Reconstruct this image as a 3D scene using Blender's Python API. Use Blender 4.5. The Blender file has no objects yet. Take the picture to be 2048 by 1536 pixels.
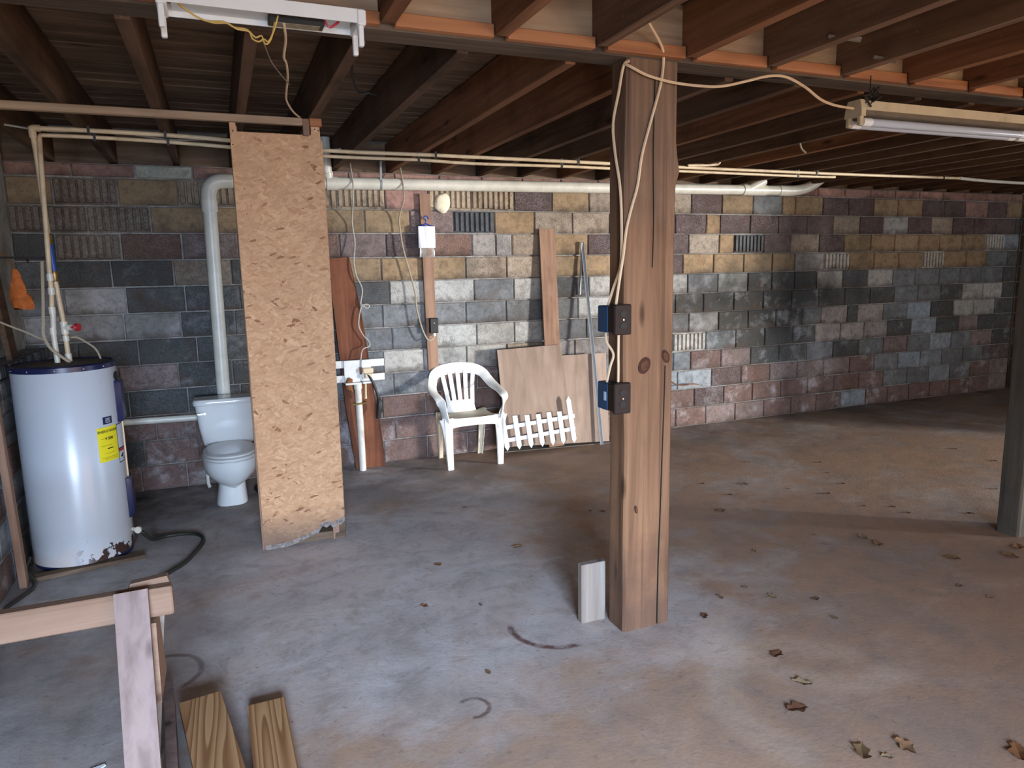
import bpy, bmesh, math, random
from mathutils import Vector, Matrix
random.seed(7)
S = bpy.context.scene
C = S.collection

# ------------------------------------------------------------------ camera
FPX, YAW, PIT, ROL, CH = 1415.48, 0.386834691, 0.160037146, -0.0190065423, 1.70271517
cy_, sy_ = math.cos(YAW), math.sin(YAW)
fw = Vector((sy_*math.cos(PIT), cy_*math.cos(PIT), -math.sin(PIT)))
rt = Vector((cy_, -sy_, 0)); up = rt.cross(fw)
r2 = rt*math.cos(ROL)+up*math.sin(ROL); u2 = up*math.cos(ROL)-rt*math.sin(ROL)
cam = bpy.data.cameras.new('camera'); camo = bpy.data.objects.new('camera', cam); C.objects.link(camo)
camo.matrix_world = Matrix(((r2.x, u2.x, -fw.x, 0), (r2.y, u2.y, -fw.y, 0), (r2.z, u2.z, -fw.z, CH), (0, 0, 0, 1)))
cam.sensor_fit = 'HORIZONTAL'; cam.sensor_width = 36; cam.lens = FPX/2048*36
cam.clip_start = 0.05; cam.clip_end = 60
S.camera = camo

# ------------------------------------------------------------------ world, daylight through the openings, exposure
w = bpy.data.worlds.new('sky'); S.world = w; w.use_nodes = True
w.node_tree.nodes['Background'].inputs[0].default_value = (0.62, 0.78, 1.0, 1)
w.node_tree.nodes['Background'].inputs[1].default_value = 0.25

def area(name, loc, target, sx, sy, power, col, spread=180):
    l = bpy.data.lights.new(name, 'AREA'); l.shape = 'RECTANGLE'; l.size = sx; l.size_y = sy
    l.energy = power; l.color = col; l.spread = math.radians(spread)
    o = bpy.data.objects.new(name, l); C.objects.link(o); o.location = loc
    d = Vector(target)-Vector(loc); o.rotation_euler = d.to_track_quat('-Z', 'Y').to_euler()
    return o
# open doorway behind the photographer, the tall opening at the far right, the wide garage opening (sunlit clay ground outside)
area('doorway_daylight', (-.05, -2.9, 1.5), (.85, 3.0, -1.0), 1.7, 1.1, 132, (0.54, 0.72, 1.0), 72)
area('doorway_ground_bounce', (-.05, -2.9, .6), (.3, 3.0, 1.3), 1.7, 1.0, 24, (1.0, 0.74, 0.53), 180)
area('side_opening_daylight', (16.5, -6.0, 1.45), (3.6, 5.4, 1.2), 1.3, 1.6, 400, (1.0, 0.97, 0.93), 60)
area('side_opening_sky', (9.66, .4, 1.2), (6.5, 4.5, .7), 2.8, 1.7, 120, (0.72, 0.84, 1.0), 180)
area('garage_opening_daylight', (4.0, -2.9, 1.0), (3.0, 2.8, 2.2), 3.8, 1.6, 92, (1.0, 0.72, 0.49), 180)

S.view_settings.view_transform = 'Standard'; S.view_settings.look = 'None'
S.view_settings.exposure = 0.55; S.view_settings.gamma = 1.0
S.view_settings.use_curve_mapping = False
S.cycles.use_denoising = True
S.cycles.max_bounces = 6; S.cycles.diffuse_bounces = 4

# ------------------------------------------------------------------ materials
class NT:
    def __init__(s, name):
        s.m = bpy.data.materials.new(name); s.m.use_nodes = True
        s.n = s.m.node_tree.nodes; s.l = s.m.node_tree.links
        s.b = s.n['Principled BSDF']
    def new(s, t, **kw):
        x = s.n.new(t)
        for k, v in kw.items(): setattr(x, k, v)
        return x
    def link(s, a, b): s.l.new(a, b)
    def val(s, sock, v):
        if isinstance(v, bpy.types.NodeSocket): s.l.new(v, sock)
        else: sock.default_value = v
    def math(s, op, a, b=None, clamp=False):
        x = s.new('ShaderNodeMath', operation=op, use_clamp=clamp); s.val(x.inputs[0], a)
        if b is not None: s.val(x.inputs[1], b)
        return x.outputs[0]
    def vmath(s, op, a, b=None, out=0):
        x = s.new('ShaderNodeVectorMath', operation=op); s.val(x.inputs[0], a)
        if b is not None: s.val(x.inputs[1], b)
        return x.outputs[out]
    def mix(s, f, a, b, mode='MIX'):
        x = s.new('ShaderNodeMix', data_type='RGBA', blend_type=mode); s.val(x.inputs[0], f)
        for i, v in ((6, a), (7, b)):
            s.val(x.inputs[i], v if isinstance(v, bpy.types.NodeSocket) or len(v) == 4 else (*v, 1))
        return x.outputs[2]
    def noise(s, vec, scale, detail=4, rough=.55, dist=0, out=0):
        x = s.new('ShaderNodeTexNoise'); s.val(x.inputs['Vector'], vec); x.inputs['Scale'].default_value = scale
        x.inputs['Detail'].default_value = detail; x.inputs['Roughness'].default_value = rough
        x.inputs['Distortion'].default_value = dist
        return x.outputs[out]
    def ramp(s, f, stops):
        x = s.new('ShaderNodeValToRGB'); s.val(x.inputs[0], f); e = x.color_ramp.elements
        while len(e) < len(stops): e.new(.5)
        for i, (p, c) in enumerate(stops):
            e[i].position = p; e[i].color = c if len(c) == 4 else (*c, 1)
        return x.outputs[0]
    def step(s, f, a, b):
        x = s.new('ShaderNodeMapRange'); s.val(x.inputs[0], f); x.inputs[1].default_value = a; x.inputs[2].default_value = b
        return x.outputs[0]
    def objco(s, seed=True):
        co = s.new('ShaderNodeTexCoord').outputs['Object']
        if not seed: return co
        r = s.math('MULTIPLY', s.new('ShaderNodeObjectInfo').outputs['Random'], 37.0)
        return s.vmath('ADD', co, r)
    def pos(s): return s.new('ShaderNodeNewGeometry').outputs['Position']
    def scale(s, v, k):
        x = s.new('ShaderNodeVectorMath', operation='MULTIPLY'); s.val(x.inputs[0], v); x.inputs[1].default_value = k
        return x.outputs[0]
    def bump(s, h, strength=.3, dist=.005):
        x = s.new('ShaderNodeBump'); x.inputs['Strength'].default_value = strength; x.inputs['Distance'].default_value = dist
        s.link(h, x.inputs['Height']); s.link(x.outputs[0], s.b.inputs['Normal'])
    def done(s, col, rough=.8, spec=.3, metal=0):
        s.val(s.b.inputs['Base Color'], col if isinstance(col, bpy.types.NodeSocket) else (*col, 1))
        s.val(s.b.inputs['Roughness'], rough); s.b.inputs['Specular IOR Level'].default_value = spec
        s.b.inputs['Metallic'].default_value = metal
        return s.m

def wood(name, dark, light, axis='Z', fine=26, rough=.82, spec=.2, stain=.35, knots=True, grey=None, seed=True, fleck=False, ztop=False):
    t = NT(name); co = t.objco(seed)
    k = {'X': (1.1, fine, fine), 'Y': (fine, 1.1, fine), 'Z': (fine, fine, 1.1)}[axis]
    g = t.noise(t.scale(co, k), 1.0, 5, .6, .6)
    kb = {'X': (.5, 5, 5), 'Y': (5, .5, 5), 'Z': (5, 5, .5)}[axis]
    g2 = t.noise(t.scale(co, kb), 1.0, 3, .5, 1.2)
    f = t.math('ADD', t.math('MULTIPLY', g, .6), t.math('MULTIPLY', g2, .5))
    c = t.ramp(f, [(.36, dark), (.66, light)])
    st = t.noise(co, 2.3, 4, .6)
    c = t.mix(t.math('MULTIPLY', t.step(st, .5, .72), stain), c, tuple(d*.45 for d in dark))
    if grey:
        gm = t.noise(co, 1.5, 3, .6)
        c = t.mix(t.math('MULTIPLY', t.step(gm, .42, .62), .8), c, grey)
    if knots:
        kc = {'X': (2.2, 8, 8), 'Y': (8, 2.2, 8), 'Z': (8, 8, 2.2)}[axis]
        v = t.new('ShaderNodeTexVoronoi'); t.val(v.inputs['Vector'], t.scale(co, kc)); v.inputs['Scale'].default_value = .8
        c = t.mix(t.math('MULTIPLY', t.step(v.outputs['Distance'], .13, .06), .75), c, tuple(d*.35 for d in dark))
    if ztop:                                                  # upper length mixed greyer, foot stained dark
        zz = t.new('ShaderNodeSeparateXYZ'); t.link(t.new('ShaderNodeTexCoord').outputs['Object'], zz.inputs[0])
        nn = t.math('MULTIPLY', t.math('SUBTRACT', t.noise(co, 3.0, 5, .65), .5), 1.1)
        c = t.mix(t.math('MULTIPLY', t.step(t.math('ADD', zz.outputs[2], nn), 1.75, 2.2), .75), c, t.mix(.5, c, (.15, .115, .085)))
        c = t.mix(t.math('MULTIPLY', t.step(t.math('ADD', zz.outputs[2], nn), .45, .05), .6), c, (.075, .045, .035))
        c = t.mix(t.math('MULTIPLY', t.step(t.noise(t.scale(co, (34, 34, .35)), 1.0, 2, .5), .55, .68), .5), c, tuple(d*.5 for d in dark))
    if fleck:
        c = t.mix(t.math('MULTIPLY', t.step(t.noise(co, 75, 2, .5), .70, .76), .55), c, (.34, .25, .17))
    t.bump(g, .35, .003)
    return t.done(c, rough, spec)

def plain(name, col, rough=.5, spec=.4, metal=0, var=.12, sc=9.0, dirt=None, dirt_amt=.5):
    t = NT(name); co = t.objco()
    n = t.noise(co, sc, 4, .6)
    c = t.mix(t.step(n, .3, .75), tuple(max(0, x*(1-var)) for x in col), tuple(min(1, x*(1+var)) for x in col))
    if dirt:
        d = t.noise(co, sc*.6, 5, .65)
        c = t.mix(t.math('MULTIPLY', t.step(d, .52, .72), dirt_amt), c, dirt)
    return t.done(c, rough, spec, metal)

def dark_zone(t, p):
    """mask darkening the lower middle right of the back wall, edges broken by noise"""
    z = t.new('ShaderNodeSeparateXYZ'); t.link(p, z.inputs[0])
    dx = t.math('ABSOLUTE', t.math('SUBTRACT', z.outputs[0], 5.55)); dz = t.math('ABSOLUTE', t.math('SUBTRACT', z.outputs[2], 1.35))
    dd = t.math('ADD', t.math('MULTIPLY', dx, .55), t.math('MULTIPLY', dz, 1.25))
    dd = t.math('ADD', dd, t.math('MULTIPLY', t.math('SUBTRACT', t.noise(p, 2.2, 5, .65), .5), 1.3))
    return t.math('MULTIPLY', t.step(dd, 1.05, .35), .88)

def masonry(name, speck=.35, speck_sc=70, bump=.5, eff=.5, bd=.006):
    """unit masonry, base colour from the block's own object colour"""
    t = NT(name); p = t.pos()
    oc = t.new('ShaderNodeObjectInfo').outputs['Color']
    n1 = t.noise(p, speck_sc, 4, .7); n2 = t.noise(p, 6.0, 5, .6)
    c = t.mix(t.math('MULTIPLY', t.step(n1, .42, .7), speck), oc, (.5, .46, .42), 'MIX')
    c = t.mix(t.math('MULTIPLY', t.step(n1, .52, .3), speck), c, (.03, .025, .022))
    c = t.mix(t.math('MULTIPLY', t.step(n2, .50, .30), .55), c, t.mix(.65, oc, (.02, .018, .016)))
    z = t.new('ShaderNodeSeparateXYZ'); t.link(p, z.inputs[0])
    c = t.mix(dark_zone(t, p), c, (.022, .022, .02))
    wash = t.noise(t.vmath('ADD', p, (3.1, 0, 1.7)), 1.25, 6, .68, .4)
    c = t.mix(t.math('MULTIPLY', t.step(wash, .47, .66), .55), c, t.mix(.55, oc, (.06, .042, .028)))
    c = t.mix(t.math('MULTIPLY', t.step(t.noise(p, 22, 5, .7), .52, .34), .4), c, (.05, .042, .036))
    # salt bloom, stronger low on the wall
    e = t.noise(p, 3.6, 7, .75, .1)
    low = t.step(z.outputs[2], 1.9, .2)
    em = t.math('MULTIPLY', t.math('MULTIPLY', t.step(e, .53, .70), eff), t.math('ADD', t.math('MULTIPLY', low, .8), .2))
    c = t.mix(em, c, (.46, .46, .48))
    # grime along the lower edge of each course
    fr = t.math('DIVIDE', t.math('MODULO', z.outputs[2], .2032), .2032)
    gm = t.math('MULTIPLY', t.step(t.math('ADD', fr, t.math('MULTIPLY', t.math('SUBTRACT', t.noise(p, 9, 5, .65), .5), .9)), .30, .02), t.step(t.noise(p, 1.3, 3, .6), .38, .55))
    c = t.mix(t.math('MULTIPLY', gm, .7), c, (.065, .048, .038))
    # rusty wash
    rn = t.noise(t.vmath('ADD', p, (7.3, 2.1, 4.4)), 4.5, 5, .65)
    c = t.mix(t.math('MULTIPLY', t.step(rn, .58, .72), .4), c, (.10, .045, .025))
    t.bump(t.math('ADD', n1, t.math('MULTIPLY', n2, .6)), bump, bd)
    return t.done(c, .92, .15)

M = {}
M['blk'] = masonry('block_face', .16, 95, .4, .6)
M['rough'] = masonry('block_split_face', .34, 95, .9, .4, .012)
M['smooth'] = masonry('block_smooth_face', .12, 80, .25, .15)
t = NT('mortar'); p = t.pos(); n = t.noise(p, 18, 5, .65)
c = t.mix(t.step(n, .3, .7), (.16, .15, .135), (.36, .34, .315))
c = t.mix(t.math('MULTIPLY', t.step(t.noise(p, 1.6, 4, .6), .45, .62), .7), c, (.075, .058, .045))
c = t.mix(dark_zone(t, p), c, (.03, .03, .028))
M['mortar'] = (t.bump(n, .6, .006), t.done(c, .95, .1))[1]
t = NT('parge'); p = t.pos(); n = t.noise(p, 5, 6, .65)
M['parge'] = (t.bump(t.noise(p, 30, 4), .4, .004), t.done(t.ramp(n, [(.3, (.14, .125, .10)), (.7, (.36, .34, .30))]), .93, .1))[1]

def floor_mat():
    t = NT('concrete_floor'); p = t.pos()
    z = t.new('ShaderNodeSeparateXYZ'); t.link(p, z.inputs[0]); X, Y = z.outputs[0], z.outputs[1]
    big = t.noise(p, .55, 5, .6, .6); mid = t.noise(p, 2.4, 6, .65, .4); fine = t.noise(p, 55, 4, .7)
    streak = t.noise(t.scale(p, (1.2, 2.2, 1)), 1.1, 6, .7, .8)
    clay = t.math('ADD', big, t.math('MULTIPLY', t.step(X, .8, 2.8), .28))
    clay = t.math('ADD', clay, t.math('MULTIPLY', t.step(Y, 2.75, 1.75), .46))  # extra clay brown near the camera paints in the shade there
    clay = t.math('ADD', clay, t.math('MULTIPLY', t.math('SUBTRACT', mid, .5), .8))
    cm = t.step(clay, .42, .80)
    c = t.mix(cm, (.54, .505, .50), (.38, .245, .165))
    c = t.mix(t.math('MULTIPLY', t.step(mid, .56, .34), .6), c, (.28, .22, .18))
    c = t.mix(t.math('MULTIPLY', t.step(streak, .53, .68), t.math('SUBTRACT', .5, t.math('MULTIPLY', cm, .38))), c, (.70, .66, .63))
    sc = t.noise(p, 5.5, 7, .74, .5)
    c = t.mix(t.math('MULTIPLY', t.step(sc, .52, .36), .42), c, (.22, .175, .15))
    c = t.mix(t.math('MULTIPLY', t.step(sc, .58, .72), t.math('SUBTRACT', .4, t.math('MULTIPLY', cm, .28))), c, (.68, .64, .61))
    pit = t.noise(p, 26, 5, .7)
    c = t.mix(t.math('MULTIPLY', t.step(pit, .40, .30), .5), c, (.12, .09, .075))
    c = t.mix(t.math('MULTIPLY', t.step(t.noise(p, 120, 3, .6), .68, .74), .6), c, (.10, .075, .06))
    # dirt and damp gathered towards the back and left walls
    ed = t.math('ADD', t.step(Y, 4.4, 6.3), t.math('MULTIPLY', t.step(X, .3, -1.2), .6))
    ed = t.math('MULTIPLY', ed, t.step(t.noise(p, 1.7, 5, .65, .5), .30, .62))
    c = t.mix(t.math('MULTIPLY', ed, .78, True), c, (.055, .05, .045))
    c = t.mix(t.math('MULTIPLY', t.step(fine, .45, .25), .45), c, (.20, .15, .12))
    c = t.mix(t.math('MULTIPLY', t.step(fine, .6, .8), .25), c, (.55, .5, .46))
    br = t.noise(p, 14, 6, .7)
    def ring(cx, cyy, r, wd, col, amt, d=None, cmin=-2, sq=1.0):
        nonlocal c
        v = t.vmath('SUBTRACT', p, (cx, cyy, 0)); v = t.scale(v, (1, sq, 0))
        L = t.vmath('LENGTH', v, out=1)
        L2 = t.math('ADD', L, t.math('MULTIPLY', t.math('SUBTRACT', br, .5), wd*1.2))
        m = t.step(t.math('ABSOLUTE', t.math('SUBTRACT', L2, r)), wd, wd*.35)
        if d:
            m = t.math('MULTIPLY', m, t.step(t.vmath('DOT_PRODUCT', t.vmath('NORMALIZE', v), (*d, 0), out=1), cmin, cmin+.15))
        m = t.math('MULTIPLY', m, t.step(br, .28, .5))
        c = t.mix(t.math('MULTIPLY', m, amt), c, col)
    ring(1.38, 2.90, .215, .022, (.09, .028, .02), .85, (-.78, -.62), .45)      # rust arc by the post
    ring(.80, 2.43, .062, .013, (.07, .03, .02), .7, (.9, .1), -.5)
    ring(-.36, 3.20, .16, .018, (.09, .05, .04), .6, (.8, .3), .1)
    ring(2.42, 2.33, .40, .10, (.56, .43, .33), .32, (-.8, -.3), -.1)           # swept dust loops
    ring(2.10, 1.92, .40, .11, (.56, .43, .33), .32, (-.5, .8), -.2)
    ring(1.93, 2.42, .0, .20, (.62, .54, .48), .6)
    ring(1.72, 2.42, .0, .12, (.62, .54, .48), .35)
    t.bump(t.math('ADD', t.math('MULTIPLY', mid, 1.0), t.math('MULTIPLY', fine, .25)), .35, .012)
    rough = t.math('ADD', t.math('MULTIPLY', mid, .3), .55)
    return t.done(c, rough, .25)
M['floor'] = floor_mat()

def osb_mat():
    t = NT('strand_board'); co = t.objco(False)
    wv = t.noise(co, 7, 2, .5, 0, 1)
    c = None
    for i, (ang, kx, kz, a, b) in enumerate(((.5, 150, 38, (.42, .225, .115), (.56, .335, .185)), (2.2, 130, 34, (.40, .21, .105), (.60, .365, .205)), (1.3, 170, 50, (.43, .235, .12), (.54, .32, .175)))):
        m = t.new('ShaderNodeMapping'); t.val(m.inputs[0], t.vmath('ADD', co, t.scale(wv, (.03, .03, .03))))
        m.vector_type = 'TEXTURE'; m.inputs['Rotation'].default_value = (0, ang, 0); m.inputs['Scale'].default_value = (1/kx, 1, 1/kz)
        v = t.new('ShaderNodeTexVoronoi'); t.link(m.outputs[0], v.inputs['Vector']); v.inputs['Scale'].default_value = .55
        s_ = t.new('ShaderNodeSeparateColor'); t.link(v.outputs['Color'], s_.inputs[0])
        ci = t.mix(s_.outputs[0], a, b)
        ci = t.mix(t.step(s_.outputs[1], (.975), .985), ci, (.25, .11, .055))
        c = ci if c is None else t.mix(t.step(s_.outputs[2], .45, .55), c, ci)
    n = t.noise(co, 3, 4, .6)
    c = t.mix(t.math('MULTIPLY', t.step(n, .5, .7), .35), c, (.36, .19, .10))
    z = t.new('ShaderNodeSeparateXYZ'); t.link(co, z.inputs[0])
    rot = t.math('ADD', z.outputs[2], t.math('MULTIPLY', n, .35))
    c = t.mix(t.math('MULTIPLY', t.step(rot, .44, .20), .8), c, (.11, .075, .06))
    t.bump(t.noise(co, 60, 4), .3, .003)
    return t.done(c, .8, .2)
M['osb'] = osb_mat()

M['joist'] = wood('joist_wood', (.046, .026, .015), (.145, .082, .048), 'Y', 22, stain=.5, fleck=True)
M['joist_red'] = wood('joist_wood_red', (.095, .038, .017), (.27, .12, .056), 'Y', 22, stain=.5, fleck=True)
M['joist_mid'] = wood('joist_wood_mid', (.085, .046, .026), (.23, .13, .077), 'Y', 22, stain=.5, fleck=True)
M['deck'] = wood('deck_wood', (.075, .046, .029), (.24, .158, .10), 'X', 20, stain=.5)
M['beam'] = wood('beam_wood', (.045, .032, .022), (.14, .10, .07), 'X', 24, stain=.4)
M['ledger'] = wood('ledger_wood', (.24, .085, .035), (.44, .19, .085), 'X', 20, stain=.35)
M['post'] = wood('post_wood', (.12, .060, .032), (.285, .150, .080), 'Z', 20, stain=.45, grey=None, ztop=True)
M['shadepost'] = wood('shaded_post_wood', (.06, .055, .045), (.13, .12, .10), 'Z', 24)  # post wood darkened and greyed, shade of the unlit side put into the colour
M['grey'] = wood('weathered_grey_wood', (.16, .125, .10), (.32, .27, .225), 'Z', 26, stain=.3)
M['raft'] = wood('rail_wood', (.26, .165, .10), (.48, .34, .22), 'X', 24)
M['saw'] = wood('sawhorse_wood', (.18, .105, .068), (.30, .192, .132), 'X', 24, stain=.25)
M['sawleg'] = wood('sawhorse_leg_wood', (.14, .096, .084), (.255, .188, .168), 'Z', 24, stain=.25)
M['plank'] = wood('brown_plank_wood', (.165, .092, .058), (.31, .187, .125), 'Z', 24)
M['red'] = wood('red_plank_wood', (.085, .027, .014), (.20, .075, .038), 'Z', 20, stain=.5)
M['ply'] = wood('plywood_face', (.20, .14, .105), (.335, .25, .195), 'Z', 10, stain=.2, knots=False)
M['plyx'] = wood('plywood_sheet_flat', (.10, .085, .07), (.2, .17, .14), 'X', 10, knots=False)
M['dirtwood'] = wood('dirty_wood', (.05, .03, .02), (.17, .115, .075), 'X', 22)

def pine(name, axis='Y'):
    t = NT(name); co = t.objco()
    g = t.noise(t.scale(co, (7.5, .55, 7.5)), 1.0, 1.2, .4, .3)
    fr = t.math('FRACT', t.math('MULTIPLY', g, 15.0))
    wv = t.noise(t.scale(co, (60, 2, 60)), 1.0, 3, .5)
    c = t.ramp(fr, [(.0, (.46, .27, .13)), (.45, (.38, .20, .085)), (.82, (.20, .085, .032)), (.93, (.22, .095, .037)), (1.0, (.45, .26, .125))])
    c = t.mix(t.math('MULTIPLY', wv, .3), c, (.34, .19, .09))
    return t.done(c, .6, .35)
M['pine'] = pine('yellow_pine')

M['cpvc'] = plain('cream_plastic_pipe', (.62, .48, .30), .45, .4, dirt=(.25, .16, .09), dirt_amt=.5, sc=14)
M['pvc'] = plain('white_plastic_pipe', (.64, .60, .50), .35, .5, dirt=(.36, .32, .25), dirt_amt=.4)
M['rusty'] = plain('stained_white_pipe', (.60, .56, .48), .5, .4, dirt=(.25, .14, .08), dirt_amt=.7, sc=12)
M['porc'] = plain('porcelain', (.60, .59, .57), .12, .5, var=.03)
M['seatw'] = plain('toilet_seat_plastic', (.60, .585, .55), .25, .5, var=.03)
M['chrome'] = plain('dull_chrome', (.45, .45, .45), .3, .5, 1, .1)
M['enamel'] = None
t = NT('heater_enamel'); co = t.objco(False); z = t.new('ShaderNodeSeparateXYZ'); t.link(co, z.inputs[0])
sp = t.noise(co, 38, 3, .8); c = t.mix(t.step(sp, .70, .76), (.49, .515, .55), (.12, .11, .12))
rn = t.noise(co, 6, 5, .6)
c = t.mix(t.math('MULTIPLY', t.step(t.math('ADD', z.outputs[2], t.math('MULTIPLY', rn, .5)), .42, .22), .45), c, (.52, .36, .24))
chip = t.math('ADD', z.outputs[2], t.math('MULTIPLY', t.math('SUBTRACT', t.noise(co, 15, 5, .6), .62), .55))
ex = t.step(z.outputs[0], -.02, .1)
c = t.mix(t.math('MULTIPLY', t.step(chip, .004, -.004), ex), c, (.05, .025, .02))
M['enamel'] = t.done(c, .28, .5)
M['navy'] = plain('navy_metal', (.012, .016, .06), .3, .5, var=.2)
M['htop'] = plain('dusty_heater_top', (.13, .115, .09), .9, .2, dirt=(.05, .045, .04), dirt_amt=.7)
M['yellow'] = plain('yellow_label', (.78, .66, .02), .5, .3, var=.04)
M['ink'] = plain('black_ink', (.015, .014, .01), .6, .2, var=0)
M['paper'] = plain('grey_label_paper', (.55, .58, .62), .5, .3, var=.05)
M['redp'] = plain('red_plastic', (.42, .012, .03), .35, .5)
M['brass'] = plain('brass_fitting', (.32, .21, .07), .4, .5, .8, .2)
M['bluepipe'] = plain('blue_pipe_sleeve', (.02, .07, .32), .4, .4)
M['cable'] = plain('cream_cable_jacket', (.70, .50, .31), .5, .3, var=.08)
M['wire'] = plain('tan_wire', (.38, .31, .22), .6, .3)
M['whitewire'] = plain('white_wire', (.42, .39, .33), .5, .3)
M['yelwire'] = plain('yellow_wire', (.62, .40, .10), .5, .3)
M['black'] = plain('black_rubber', (.012, .012, .013), .5, .4)
M['hose'] = plain('dark_hose', (.022, .022, .016), .5, .35)
M['chairp'] = plain('white_chair_plastic', (.80, .78, .72), .42, .4, var=.05, sc=5, dirt=(.52, .40, .24), dirt_amt=.45)
M['chaird'] = plain('soiled_chair_plastic', (.66, .57, .42), .5, .35, var=.12, sc=5, dirt=(.24, .145, .07), dirt_amt=.95)
M['fence'] = plain('white_fence_plastic', (.80, .84, .90), .45, .4, var=.02)
M['alu'] = plain('dull_aluminium', (.27, .28, .28), .5, .4, .2, .1)
M['lampw'] = plain('white_enamel_sheet', (.80, .80, .77), .4, .4, var=.04)
M['lampin'] = plain('fixture_inside', (.66, .70, .70), .5, .4, var=.05)
M['lampy'] = plain('aged_cream_sheet', (.58, .47, .30), .5, .3, var=.1, dirt=(.3, .22, .13))
M['dust'] = plain('dusty_sheet', (.26, .21, .155), .8, .2, var=.2)
M['tube'] = plain('lamp_glass', (.50, .54, .62), .12, .6, var=.03)
M['brownplate'] = plain('dark_brown_cover', (.022, .013, .010), .5, .25, var=.15)
M['bluebox'] = plain('blue_box_plastic', (.012, .05, .11), .45, .4)
M['foam'] = plain('cream_foam', (.74, .66, .48), .8, .2, var=.15, sc=25)
M['pouch'] = plain('white_pouch', (.76, .77, .80), .5, .3, var=.05)
M['bluep'] = plain('blue_plastic_hanger', (.015, .05, .28), .4, .4)
M['whitepaint'] = plain('white_painted_wood', (.66, .65, .61), .5, .35, dirt=(.3, .2, .13), dirt_amt=.6, sc=12)
M['knot'] = plain('knot_rim', (.060, .024, .013), .8, .2, var=.3, sc=40)
M['knotc'] = plain('knot_core', (.105, .042, .021), .8, .2, var=.3, sc=40)
M['torn'] = plain('torn_weathered_strand_board', (.22, .19, .17), .95, .1, var=.5, sc=45, dirt=(.06, .045, .04), dirt_amt=.8)
M['rust'] = plain('rusty_iron', (.20, .085, .035), .85, .2, var=.35, sc=30)
M['rag'] = plain('orange_mesh_bag', (.50, .13, .03), .8, .2, var=.35, sc=25)
M['cobweb'] = plain('grey_cobweb', (.05, .042, .035), .95, .1, var=.4, sc=40)
t = NT('clear_plastic'); t.b.inputs['Transmission Weight'].default_value = .75; t.b.inputs['Alpha'].default_value = .6
M['clear'] = t.done((.7, .68, .64), .2, .5)
M['ballast'] = plain('ballast_label', (.30, .25, .17), .6, .3, var=.3, sc=60)
M['darkmetal'] = plain('dark_metal', (.03, .028, .026), .5, .5, .5)
t = NT('dry_leaf'); co = t.objco(); oc = t.new('ShaderNodeObjectInfo').outputs['Color']
n = t.noise(co, 60, 4, .6); M['leaf'] = t.done(t.mix(t.step(n, .35, .7), t.mix(.6, oc, (.03, .015, .01)), oc), .75, .2)

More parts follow.
